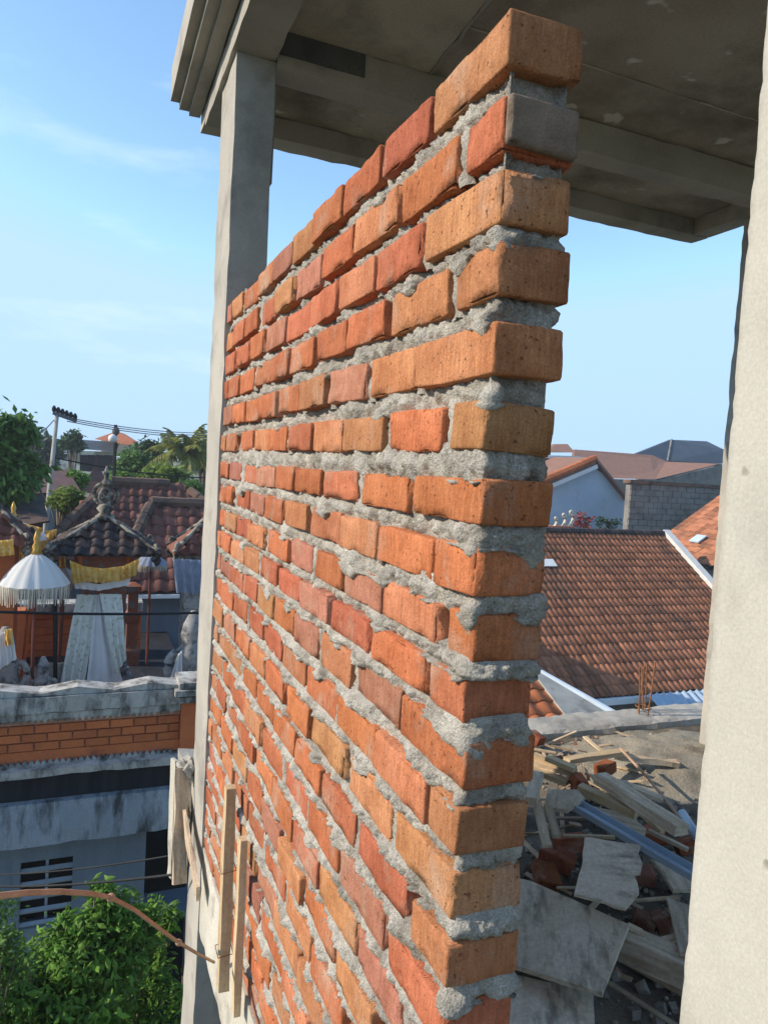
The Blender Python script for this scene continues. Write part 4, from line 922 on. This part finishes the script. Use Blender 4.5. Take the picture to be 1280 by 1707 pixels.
def umbrella(label, c, r, h, mt, ztop_pole, fr=.10, group='ceremonial umbrellas', n=14, fmt=None, tilt=0.):
    c = V(c); u = thing('umbrella', label, 'umbrella', (c.x, c.y, TER), group); m = MB(); vs = []; fs = []; nr = 7
    for i in range(nr+1):
        t = i/nr; rr = r*t; zz_ = h*(1-t**1.7)
        for k in range(n*4):
            a = 2*math.pi*k/(n*4); rib = 1-.035*t*(.5-.5*math.cos(a*n)); vs.append(c+V((rr*rib*math.cos(a), rr*rib*math.sin(a), zz_-h-.02*t*(.5-.5*math.cos(a*n)))))
    q = n*4; fs = [(i*q+k, (i+1)*q+k, (i+1)*q+(k+1)%q, i*q+(k+1)%q) for i in range(nr) for k in range(q)]
    m.add(vs, fs); m.build('canopy', mt, u, True)
    m = MB(); rg = random.Random(int(r*1000))
    for k in range(n*8):
        a = 2*math.pi*k/(n*8); p = c+V((r*.985*math.cos(a), r*.985*math.sin(a), -h-.005)); e = p+V((rg.gauss(0,.008), rg.gauss(0,.008), -fr*rg.uniform(.75,1.1))); t_ = V((-math.sin(a), math.cos(a), 0))*(r*math.pi/(n*8)*.85)
        m.add([p-t_, p+t_, e+t_*.7, e-t_*.7], [(0,1,2,3)])
    o = m.build('fringe', fmt or M['cloth_fringe'], u); o['kind'] = 'stuff'
    m = MB(); m.lathe(c+V((0,0,-.01)), [(.05,0),(.03,.04),(.04,.08),(.02,.12),(.03,.16),(.006,.24)], 8); m.build('finial', M['gold'], u, True)
    m = MB(); m.tube([(c.x, c.y, TER), (c.x, c.y, c.z-.02)], .018, 8); m.build('pole', M['pole'], u)
    return u
M['cloth_fringe'] = material('cream_fringe', (.50,.46,.38,1), (.58,.54,.46,1), 20, .9, 0., fine=.1, island=.3, transl=.2)
M['cloth_umb'] = material('white_umbrella_fabric', (.78,.78,.77,1), (.74,.72,.67,1), 2.5, .75, .1, 30, fine=.02, transl=.3)
M['pole'] = material('painted_pole', (.20,.06,.04,1), (.12,.04,.03,1), 6, .6, 0., fine=.05)
c = PY(60, 922, 8.3); ru = (X7(120,975,8.3)-X7(0,975,8.3))/2
umbrella('large white ceremonial umbrella with cream fringe and gold finial', (c.x, 8.3, c.z), ru, c.z-Z7(60,972,8.3), M['cloth_umb'], 0, .19)
c = PY(22, 868, 9.6); umbrella('pale umbrella with yellow fringe behind the large white one', (c.x, 9.6, c.z), .42, .2, M['cloth_umb'], 0, .30, fmt=M['cloth_yellow'])
c = PY(252, 922, 9.9); umbrella('small blue-white umbrella right of the shrine', (c.x, 9.9, c.z), .22, .14, M['cloth_grey'], 0, .08)
c = PY(104, 945, 9.5); umbrella('white umbrella half hidden behind the shrine eave', (c.x, 9.5, c.z), .20, .16, M['cloth_umb'], 0, .10)
# flag-like yellow cloths at the left
cloth('yellow_cloth', [PY(38,872,9.4), PY(70,880,9.4)], [PY(34,925,9.4), PY(62,928,9.4)], M['cloth_yellow'], 'yellow banner cloth hanging above the large white umbrella', folds=2, amp=.03, seed=7)
cloth('yellow_cloth', [PY(76,885,9.45), PY(95,882,9.45)], [PY(78,900,9.45), PY(92,902,9.45)], M['cloth_yellow'], 'small yellow cloth tip left of the shrine roof', folds=1, amp=.02, seed=8)
# second shrine at the far left and third shrine by the column
q = PY(-12, 838, 8.8); s2 = thing('shrine', 'left-edge shrine roof with cream scrolls, mostly out of view', 'shrine', (q.x, 8.8, TER), 'rooftop shrines')
pyramid_roof(s2, (q.x, 8.8), .40, .40, .42, q.z, M['tile_brown'], seed=5)
m = MB(); m.box((q.x-.25, 8.55, TER), (q.x+.25, 9.05, q.z-.43)); m.build('shrine_base', M['redbrick'], s2)
cloth('yellow_cloth', [PY(-20,903,8.35), PY(22,899,8.35)], [PY(-20,930,8.35), PY(24,925,8.35)], M['cloth_yellow'], 'golden cloth hung under the left-edge shrine roof', folds=4, amp=.02, seed=9)
q = PY(345, 868, 8.6); s3 = thing('shrine', 'brown-roofed shrine partly hidden behind the tall column', 'shrine', (q.x, 8.6, TER), 'rooftop shrines')
pyramid_roof(s3, (q.x, 8.6), .40, .35, .36, q.z, M['tile_brown'], seed=6)
m = MB(); m.box((q.x-.25, 8.4, TER), (q.x+.25, 8.8, q.z-.37)); m.build('shrine_base', M['carved'], s3)
cloth('grey_cloth', [PY(288,932,8.1), PY(345,934,8.1)], [PY(294,988,8.1), PY(345,990,8.1)], M['cloth_grey'], 'blue-grey cloth wrapped below the half-hidden shrine roof', folds=4, amp=.025, seed=10)
# back wall of the temple court, poles, posts, statues
m = MB(); cwall = thing('court_wall', 'red brick court wall with pale coping behind the umbrella poles', 'wall', (X7(80,1090,10.6), 10.6, TER)); cwall['kind'] = 'thing'
xa, xb = X7(-60,1050,10.6), X7(236,1050,10.6); zt_ = Z7(60,1020,10.6); zl_ = Z7(60,1098,10.6)
m.box((xa, 10.64, TER-.3), (xb, 10.8, zt_)); m.build('wall_core', M['joint'], cwall)
rwj = random.Random(6)
for j in range(6):
    x = xa-(j%2)*.16; hh_ = (zt_-zl_)/6
    while x < xb:
        m = MB(); m.box((max(x,xa)+.006, 10.6+rwj.uniform(0,.012), zt_-(j+1)*hh_+.005), (min(x+.32,xb)-.006, 10.66, zt_-j*hh_-.005)); m.build('brick', M['redbrick'], cwall); x += .32
m = MB(); m.box((xa, 10.5, zt_), (xb, 10.85, zt_+.12)); m.build('coping', M['paras'], cwall)
m = MB(); m.box((xa, 10.45, TER-.3), (xb+1.6, 10.63, zl_)); m.build('plinth', M['gutter_black'], cwall)
m = MB(); p0, p1 = X7(17,1050,10.3), X7(42,1050,10.3); m.box((p0, 10.2, TER), (p1, 10.44, zt_+.1)); m.build('pillar', M['redbrick'], cwall)
m = MB(); p0, p1 = X7(206,1050,10.0), X7(234,1050,10.0); m.lathe(((p0+p1)/2, 10.05, TER), [(.14,0),(.14,.2),(.10,.24),(.10,.55),(.13,.6),(.13,.68),(.09,.72),(.09,.95),(.14,1.0),(.14,1.06),(.04,1.1)], 4, math.pi/4); m.build('pillar', M['carved_red'], cwall)
def pole(label, a, b, r, mt):
    m = MB(); m.tube([a, b], r, 8); tag(m.build('bamboo_pole', mt), label, 'pole', 'umbrella and banner poles')
pole('slanting white and red pole left of the dark poles', PY(36,1130,8.9), PY(52,1000,8.9), .022, M['redbrick'])
pole('black upright pole under the large umbrella', PY(92,1140,8.5), PY(92,1000,8.5), .022, M['black'])
pole('thin brown pole leaning beside the black upright pole', PY(97,1128,8.8), PY(106,1000,8.8), .016, M['pole'])
def statue(label, c, h, mt, seed, cat='statue'):
    s_ = thing('stone_statue', label, cat, c, 'carved stone figures'); m = MB(); c = V(c)
    m.lathe(c, [(h*.22,0),(h*.22,h*.12),(h*.15,h*.16)], 10); m.build('pedestal', M['carved'], s_)
    m = MB(); m.lathe(c+V((0,0,h*.16)), [(h*.15,0),(h*.19,h*.14),(h*.13,h*.34),(h*.16,h*.44),(h*.08,h*.52),(h*.11,h*.60),(h*.09,h*.70),(h*.03,h*.82)], 12)
    for sx in (-1, 1): scroll(m, c+V((sx*h*.1,-h*.05,h*.34)), (sx,0,0), h*.3, h*.05)
    m.build('figure', mt, s_, True)
q = PY(71, 1140, 8.2); statue('small grey stone lantern figure below the large umbrella', (q.x, 8.2, TER), Z7(71,1093,8.2)-TER, M['carved'], 1)
q = PY(318, 1140, 7.9); statue('carved stone guardian beside the column at parapet corner', (q.x, 7.9, TER), Z7(318,1015,7.9)-TER, M['carved'], 2)
cloth('white_cloth', [PY(296,1092,7.7), PY(303,1085,7.7)], [PY(282,1136,7.7), PY(304,1136,7.7)], M['cloth_white'], 'small white cloth pinned beside the stone guardian', folds=2, amp=.02, seed=11)
cloth('white_cloth', [PY(-8,1060,8.0), PY(20,1048,8.0)], [PY(-10,1122,8.0), PY(28,1098,8.0)], M['cloth_white'], 'white cloth draped on the stone at the left edge', folds=3, amp=.03, seed=12)
cloth('yellow_cloth', [PY(8,1050,7.95), PY(20,1048,7.95)], [PY(8,1078,7.95), PY(22,1074,7.95)], M['cloth_yellow'], 'small yellow sash over the white cloth at left edge', folds=2, amp=.02, seed=13)
q = PY(6, 1140, 8.2); statue('stone figure dressed in cloths at the left edge', (q.x, 8.2, TER), Z7(6,1042,8.2)-TER, M['carved'], 3)
q = PY(84, 1140, 8.7); 
for k, xx in enumerate((86, 99)):
    q = PY(xx, 1140, 8.6); m = MB(); m.box((q.x-.03, 8.57, TER), (q.x+.03, 8.63, Z7(xx,1110,8.6))); m.box((q.x-.04, 8.56, Z7(xx,1110,8.6)+.002), (q.x+.04, 8.64, Z7(xx,1106,8.6))); tag(m.build('stone_post', M['paras']), ('left of two short pale stone posts below the umbrella', 'right of two short pale stone posts below the umbrella')[k], 'post', 'short stone posts')

# ---- tiled houses behind the temple
hb = thing('hall', 'low hall with grey-blue wall and brown tiled hip roof behind the shrine', 'house', (X7(290,1100,11.5), 12, GROUND))
Yh = 11.5; zE = Z7(290, 987, Yh); A_ = PY(225, 985, Yh); xE = A_.x-.35
dz = 0; lo_, hi_ = Yh, Yh+8
for _ in range(50):
    md = (lo_+hi_)/2; q = PY(290, 842, md)
    if q.z > zE+(md-Yh)*.72: lo_ = md
    else: hi_ = md
rY, rZ = md, PY(290, 842, md).z; rX = PY(253, 842, rY).x; up_ = V((0, rY-Yh, rZ-zE)); L_ = up_.length
hx = rX-xE
tile_slope(hb, (xE, Yh, zE), (1,0,0), up_, 26, int(L_/.26)+1, .215, .26, M['tile_brown'], ok=lambda x, y: x > hx*min(1, y/L_)-.08 and y < L_, limit=290, seed=12)
ridge_caps(hb, (rX, rY, rZ+.05), (rX+4.5, rY, rZ+.05), .10, .3, M['ridge_dark']); ridge_caps(hb, (xE, Yh, zE+.06), (rX, rY, rZ+.06), .10, .3, M['ridge_dark'], 'hip_cap')
m = MB(); m.add([(xE,Yh,zE-.03),(xE+6,Yh,zE-.03),(xE+6,rY,rZ-.03),(rX,rY,rZ-.03),(xE,2*rY-Yh,zE-.03),(xE+6,2*rY-Yh,zE-.03)], [(0,1,2,3),(0,3,4),(4,3,2,5)]); m.build('roof_deck', M['tile_dark'], hb)
m = MB(); m.box((xE+.4, Yh+.35, GROUND), (xE+6, 2*rY-Yh-.4, zE-.05)); m.build('wall', M['blue_wall'], hb)
m = MB(); m.box((xE, Yh-.05, zE-.09), (xE+6, Yh+.04, zE-.035)); m.build('eave_board', M['white'], hb)
m = MB(); m.box((X7(228,1100,11.3), 11.2, Z7(270,1112,11.3)), (xE+6, 11.84, Z7(270,1090,11.3))); m.build('ledge', M['blue_wall'], hb)
hc = thing('hall', 'larger brown tiled hip roof standing behind the low hall', 'house', (X7(220,1000,15), 17, GROUND))
Yh = 15.; zE = Z7(150, 935, Yh); xE = PY(52, 893, Yh).x
lo_, hi_ = Yh, Yh+9
for _ in range(50):
    md = (lo_+hi_)/2; q = PY(250, 808, md)
    if q.z > zE+(md-Yh)*.75: lo_ = md
    else: hi_ = md
rY, rZ = md, PY(250, 808, md).z; rX = PY(186, 808, rY).x; up_ = V((0, rY-Yh, rZ-zE)); L_ = up_.length; hx2 = rX-xE; rX2 = PY(303, 808, rY).x-rX
tile_slope(hc, (xE, Yh, zE), (1,0,0), up_, 30, int(L_/.25)+1, .20, .25, M['tile_brown'], ok=lambda x, y: x > hx2*min(1, y/L_)-.08 and y < L_ and x < hx2+rX2+(L_-y)*.72, limit=300, seed=13)
ridge_caps(hc, (rX, rY, rZ+.05), (rX+rX2, rY, rZ+.05), .11, .3, M['ridge_dark']); ridge_caps(hc, (xE, Yh, zE+.06), (rX, rY, rZ+.06), .11, .3, M['ridge_dark'], 'hip_cap')
ridge_caps(hc, (rX+rX2+L_*.72, Yh, zE+.06), (rX+rX2, rY, rZ+.06), .11, .3, M['ridge_dark'], 'hip_cap')
m = MB(); xR = rX+rX2; m.add([(xE,Yh,zE-.03),(xR+L_*.72,Yh,zE-.03),(xR,rY,rZ-.03),(rX,rY,rZ-.03),(xE,2*rY-Yh,zE-.03),(xR+L_*.72,2*rY-Yh,zE-.03)], [(0,1,2,3),(0,3,4),(4,3,2,5),(1,5,2)]); m.build('roof_deck', M['tile_dark'], hc)
m = MB(); m.box((xE+.5, Yh+.4, GROUND), (xR+L_*.6, 2*rY-Yh-.5, zE-.05)); m.build('wall', M['blue_wall'], hc)
def simple_house(name, label, poly, Y, dep, wallmat, roofmat, base_y):
    h = thing(name, label, 'house', PY(poly[0][0], base_y, Y)); 
    pts = [PY(x, y, Y+d) for x, y, d in poly]
    m = MB(); m.prism(pts, (0, .25, -.05)); m.build('roof', roofmat, h)
    xs = [p.x for p in pts]; zlow = min(p.z for p in pts)
    m = MB(); m.box((min(xs)+.3, Y+.5, GROUND), (max(xs)-.3, Y+dep, zlow+.02)); m.build('wall', wallmat, h); return h
M['tile_far_dark'] = material('far_purple_brown_tile', (.12,.065,.06,1), (.085,.05,.05,1), 1.5, .85, .8, 9, fine=.1, fscale=12, stretch=(3,1,.6))
simple_house('far_roof_house', 'purple-brown tiled house left of the utility pole', [(15,825,0),(135,818,0),(112,782,3),(62,782,3)], 20, 5, M['blue_wall'], M['tile_far_dark'], 900)
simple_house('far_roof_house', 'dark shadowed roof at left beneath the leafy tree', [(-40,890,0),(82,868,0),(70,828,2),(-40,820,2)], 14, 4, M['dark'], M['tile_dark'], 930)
fb = thing('distant_building', 'distant beige building with grey and orange hipped roofs on the horizon', 'building', PY(165, 800, 48))
def fz(x, y, Y): return PY(x/3.556, y/3.556+640, Y)
for nm, pts, mt, d in (('orange_roof', [(560,325,0),(690,280,3),(740,295,3),(820,345,0),(760,362,-.5)], M['tile_orange'], .4), ('grey_roof', [(470,385,0),(690,402,0),(710,345,1.5),(480,330,1.5)], M['slate'], .4),
    ('wall', [(420,395,.5),(690,402,.5),(690,480,.5),(460,480,.5)], M['stone_cream'], 3), ('balcony', [(410,400,-.6),(560,400,-.6),(560,420,-.6),(410,416,-.6)], M['stone_cream'], .8), ('white_wing', [(330,375,1),(470,385,1),(470,470,1),(330,470,1)], M['white'], 3), ('upper_wall', [(600,330,3.5),(815,348,3.5),(815,420,3.5),(600,420,3.5)], M['stone_cream'], 2)):
    m = MB(); m.prism([fz(x, y, 48+dy) for x, y, dy in pts], (0, d, 0)); m.build(nm, mt, fb)
for k in range(4):
    a = fz(475+k*48, 420, 48.4); m = MB(); m.box((a.x, 48.42, a.z-1.0), (a.x+.7, 48.48, a.z)); m.build('window', M['dark'], fb)
pv = thing('pavilion', 'small dark pointed pavilion roof on slim posts among the trees', 'pavilion', PY(162, 830, 24))
a = PY(162, 767, 24); m = MB(); m.lathe(a+V((0,0,-1.0)), [(.82,0),(.42,.35),(.16,.72),(.02,1.12)], 4, math.pi/4); m.build('roof', M['tile_far_dark'], pv)
for sx in (-.4, 0, .4): m = MB(); m.bar(a+V((sx,0,-3)), a+V((sx,0,-1)), .07, .07, (0,1,0)); m.build('post', M['ridge'], pv)
# utility pole and wires
up0, up1 = PY(78, 860, 19), PY(95, 692, 19)
upo = thing('utility_pole', 'leaning pale concrete utility pole with crossarm and many wires', 'utility pole', (up0.x, 19, GROUND))
dd = up1-up0; m = MB(); bot = up0+dd*((GROUND-up0.z)/dd.z); m.tube([bot, up1], [.10, .045], 10); m.build('shaft', M['conc'], upo, True)
m = MB(); m.bar(PY(88,688,19), PY(128,702,19), .08, .08); m.build('crossarm', M['wire'], upo)
for k in range(6):
    q = PY(90+k*7, 687+k*2.6, 19); m = MB(); m.lathe(q, [(.03,0),(.05,.05),(.05,.1),(.02,.16)], 8); m.build('insulator', M['gutter_black'], upo)
m = MB(); m.tube([PY(80,848,19)+V((0,0,0)), PY(62,805,18.5)], .03, 5); m.build('stay', M['wire'], upo)
def cable(label, pts, r, mt=None, n=24, sag=0.):
    a, b = V(pts[0]), V(pts[-1]); m = MB(); m.tube([a.lerp(b, i/n)+V((0,0,-sag*4*(i/n)*(1-i/n))) for i in range(n+1)], r, 5); return tag(m.build('cable', mt or M['black']), label, 'cable', 'overhead cables')
for k in range(3): cable(('upper','middle','lower')[k]+' of three thin wires from pole crossarm towards the column', [PY(112,696+3*k,19), PY(420,718+4*k,26)], .012, M['wire'], sag=.2)
cable('dark sagging cable passing below the pavilion roof', [PY(88,762,19), PY(430,795,23)], .018, sag=.2)
cable('wire running from the pole to the left edge', [PY(90,700,19), PY(-60,760,14)], .012, M['wire'], sag=.3)
cable('black cable crossing in front of the draped shrine cloths', [PY(-60,1018,6.2), PY(420,1018,7.0)], .012, sag=.03)
cable('thin black cable above the louvred vent', [PY(-40,1459,4.2), PX(284,1427,.325)], .0035, sag=.02)
cable('thicker black cable just below the thin one', [PY(-40,1477,4.2), PX(300,1457,.34)], .005, sag=.02)
m = MB(); sp0, sp1 = PY(191,800,21), PY(193,708,21); lm = thing('street_lamp', 'slim dark lamp post with round white globe among far trees', 'street lamp', (sp0.x, 21, GROUND))
m.tube([(sp0.x,21,GROUND), (sp1.x,21,sp1.z)], .05, 6); m.build('post', M['black'], lm)
m = MB(); m.lathe(PY(193,722,21), [(.03,-.06),(.09,0),(.10,.06),(.08,.12),(.02,.2)], 10); m.build('lamp_head', M['wire'], lm, True)
q = PY(188,731,20.8); m = MB(); m.lathe(q+V((0,0,-.12)), [(.02,0),(.10,.05),(.12,.12),(.10,.19),(.02,.24)], 10); m.build('globe', M['white'], lm, True)

# ------------------------------------------------------------------ trees
def blob(x, y, Y, rx, rz, sh=1, ry=None): return (tuple(PY(x, y, Y)), (rx, ry or rx, rz), sh)
b = PY(130, 1700, 4.6)
tree('leafy_tree', 'bright green leafy tree in the foreground below the house', (b.x, 4.7, GROUND), (b.x, 4.7, -4.3),
  [blob(180,1535,4.6,.22,.13,1.0), blob(120,1560,4.5,.16,.10,.6), blob(215,1580,4.7,.16,.12,.6), blob(140,1615,4.4,.30,.16,1.3), blob(60,1640,4.3,.30,.2,1.3), blob(20,1690,4.2,.25,.2,1.0), blob(250,1600,4.95,.14,.22,.45), blob(100,1700,4.2,.38,.22,1.5), blob(230,1690,4.8,.3,.25,.7), blob(168,1482,4.6,.05,.06,.12), blob(172,1500,4.6,.09,.05,.2), blob(235,1525,4.8,.12,.06,.3), blob(150,1800,4.5,.8,.5,2.4), blob(280,1530,5.0,.08,.05,.15)], 17000, .058, M['leaf'], 3, 'foreground trees', tr=.07, cl_=34, spr=.13, asp=.42, droop=.45)
b = PY(5, 1600, 4.0)
tree('feathery_tree', 'fine-leaved tree at the left edge beside the leafy one', (b.x-.3, 4.0, GROUND), (b.x-.2, 4.0, -3.6), [blob(-5,1560,4.0,.10,.2,1), blob(8,1610,4.0,.10,.12,.5), blob(-40,1640,4.0,.25,.3,2)], 2600, .032, M['leaf_mid'], 4, 'foreground trees', tr=.05)
b = PY(25, 760, 15)
tree('broadleaf_tree', 'large drooping broadleaf tree at the left edge by the pole', (b.x-.6, 15.5, GROUND), (b.x-.5, 15.5, -.4), [blob(0,740,15,.36,.42,1.2), blob(36,770,15.5,.24,.18,.6), blob(15,800,15,.42,.25,1), blob(-45,750,15.5,.8,.8,2), blob(22,702,15,.24,.12,.35), blob(62,780,16,.16,.08,.25), blob(45,722,15,.12,.12,.2)], 6500, .17, M['leaf_mid'], 5, 'trees behind the temple', tr=.2, droop=.8)
for (x, y, Y, rx, rz, mt, n, sz, nm, lab) in [
    (72,750,42,28,20,'leaf_far',1800,.38,'bushy_tree','haze-tinted far tree just behind the utility pole'),
    (121,737,40,15,17,'leaf_dark',1100,.26,'bushy_tree','compact dark tree before the distant beige building'),
    (226,775,26,30,24,'leaf_mid',2600,.17,'bushy_tree','dense green tree left of the palm'),
    (247,750,30,22,15,'leaf_dark',1500,.2,'bushy_tree','darker tree top behind the dense green one'),
    (275,792,22,38,16,'leaf_lime',2600,.14,'bushy_tree','yellow-green tree below the palm fronds'),
    (338,765,27,14,26,'leaf_dark',1200,.18,'bushy_tree','dark tree right of the palm beside the column'),
    (112,832,17,26,17,'leaf_lime',2600,.10,'bushy_tree','lime green bushes beside the pole above tiled roof'),
    (128,800,22,14,14,'leaf',1400,.13,'bushy_tree','green tree left of the small pavilion'),
    (204,796,23,18,9,'leaf',1200,.12,'bushy_tree','small pale green tree right of the small pavilion'),
    (20,760,55,50,22,'leaf_far',2500,.5,'bushy_tree','far haze-tinted wood edge at left behind the broadleaf tree'),
    (318,815,20,22,12,'leaf_mid',1400,.12,'bushy_tree','green bushes behind the hall ridge next to column')]:
    rx, rz = rx*Y/F*.8, rz*Y/F*.8
    c = PY(x, y, Y); tree(nm, lab, (c.x, Y, GROUND), (c.x, Y, c.z-rz*.3), [(tuple(c), (rx, rx, rz), 2)]+[((c.x+dx*rx, Y+dy*rx, c.z+dz_*rz), (rx*.55, rx*.55, rz*.55), 1) for dx, dy, dz_ in ((-.7,0,-.1),(.7,0,-.15),(.2,-.5,.5),(-.3,.3,.55))], n, sz, M[mt], int(x*3+y), 'trees behind the temple', tr=.16)
# wooded horizon, one mass on each side
def wood(name, x0, x1, Y, h0, seed, n):
    rg = random.Random(seed); bl = []
    for i in range(22):
        x = x0+(x1-x0)*i/21; bl.append(((x+rg.uniform(-6,6), Y+rg.uniform(-10,10), h0+rg.uniform(-1.5,1.5)), (7,5,3.2), 1)); bl.append(((x, Y, h0-5), (8,5,4), 1))
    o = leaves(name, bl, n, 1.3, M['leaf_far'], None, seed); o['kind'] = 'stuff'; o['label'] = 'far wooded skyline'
wood('distant_wood', -150, 260, 190, -5.0, 4, 12000)
# coconut palm
pc = PY(309, 752, 25); pm = thing('coconut_palm', 'coconut palm with arching yellow-green fronds near the column', 'palm', (pc.x+.2, 25, GROUND), None)
m = MB(); m.tube([V((pc.x+.25,25,GROUND)).lerp(pc, i/8)+V((.12*math.sin(i*.4),0,0)) for i in range(9)], [.17-.008*i for i in range(9)], 9); m.build('trunk', M['bark'], pm, True)
m = MB()
for k in range(7): a = k*.9; m.lathe(pc+V((.16*math.cos(a), .16*math.sin(a), -.22)), [(.02,-.1),(.10,-.05),(.12,.03),(.07,.12),(.01,.15)], 8)
M['coconut'] = material('orange_coconut', (.30,.15,.04,1), (.36,.2,.06,1), 6, .7, .1, 30); m.build('coconut_bunch', M['coconut'], pm, True)
rg = random.Random(8)
for k in range(19):
    az = k*2.4+rg.uniform(-.2,.2); el_ = (k/19)**1.0*1.35-.15; L = rg.uniform(1.6, 2.05); m = MB(); pts = []; n = 14
    for i in range(n+1):
        t = i/n; hz = L*t*math.cos(el_)*(1-.12*t); vz = L*t*math.sin(el_)-.55*L*t*t*(.6+.4*math.cos(el_)); pts.append(pc+V((hz*math.cos(az), hz*math.sin(az), vz)))
    m.tube(pts, [.03*(1-.85*i/n) for i in range(n+1)], 5)
    for i in range(2, n*3):
        t = i/(n*3); j = min(n-1, int(t*n)); p = pts[j].lerp(pts[j+1], t*n-j); d = (pts[j+1]-pts[j]).normalized(); sd = d.cross(V((0,0,1))).normalized(); ll = .42*math.sin(min(1, t*1.15+.12)*math.pi)**.6+.08
        for s_ in (-1, 1):
            e = p+sd*(s_*ll*.75)+d*(ll*.45)+V((0,0,-ll*rg.uniform(.35,.75))); w_ = d*.022
            m.add([p-w_, p+w_, p.lerp(e,.6)+w_*1.1+V((0,0,.03)), e, p.lerp(e,.6)-w_*1.1+V((0,0,.03))], [(0,1,2,3,4)])
    m.build('frond', M['palm'], pm)

# ------------------------------------------------------------------ warm humid air
hz = MB(); hz.box((-260, -60, GROUND-1), (420, 260, 6.0))
hm = bpy.data.materials.new('haze'); hm.use_nodes = True; t = hm.node_tree; t.nodes.clear()
ho = t.nodes.new('ShaderNodeOutputMaterial'); pv_ = t.nodes.new('ShaderNodeVolumePrincipled'); pv_.inputs['Density'].default_value = .0015; pv_.inputs['Color'].default_value = (.86, .93, 1, 1); pv_.inputs['Anisotropy'].default_value = .2
t.links.new(pv_.outputs[0], ho.inputs['Volume'])
o = hz.build('haze', hm); o['kind'] = 'stuff'; o['label'] = 'thin humid haze in the air'

# roofs carry their tiles and caps
for o in list(C.objects):
    if o.type != 'EMPTY' or o.parent: continue
    kids = [c for c in C.objects if c.parent == o]
    for key, subs in (('roof_deck', ('tile', 'ridge_cap', 'hip_cap', 'skylight', 'hip_ornament', 'finial')), ('parapet_core', ('brick', 'coping_peak', 'scalloped_trim', 'plinth_course')), ('canopy', ('fringe', 'finial')), ('shaft', ('crossarm', 'insulator'))):
        deck = [c for c in kids if c.name.split('.')[0] == key]
        if not deck: continue
        for c in kids:
            if c.name.split('.')[0] in subs or c.name.startswith('tile_field'):
                c.parent = deck[0]; c.matrix_parent_inverse = Matrix()
        if key == 'roof_deck' and o.name != 'flat_roofed_house': deck[0].name = 'roof'
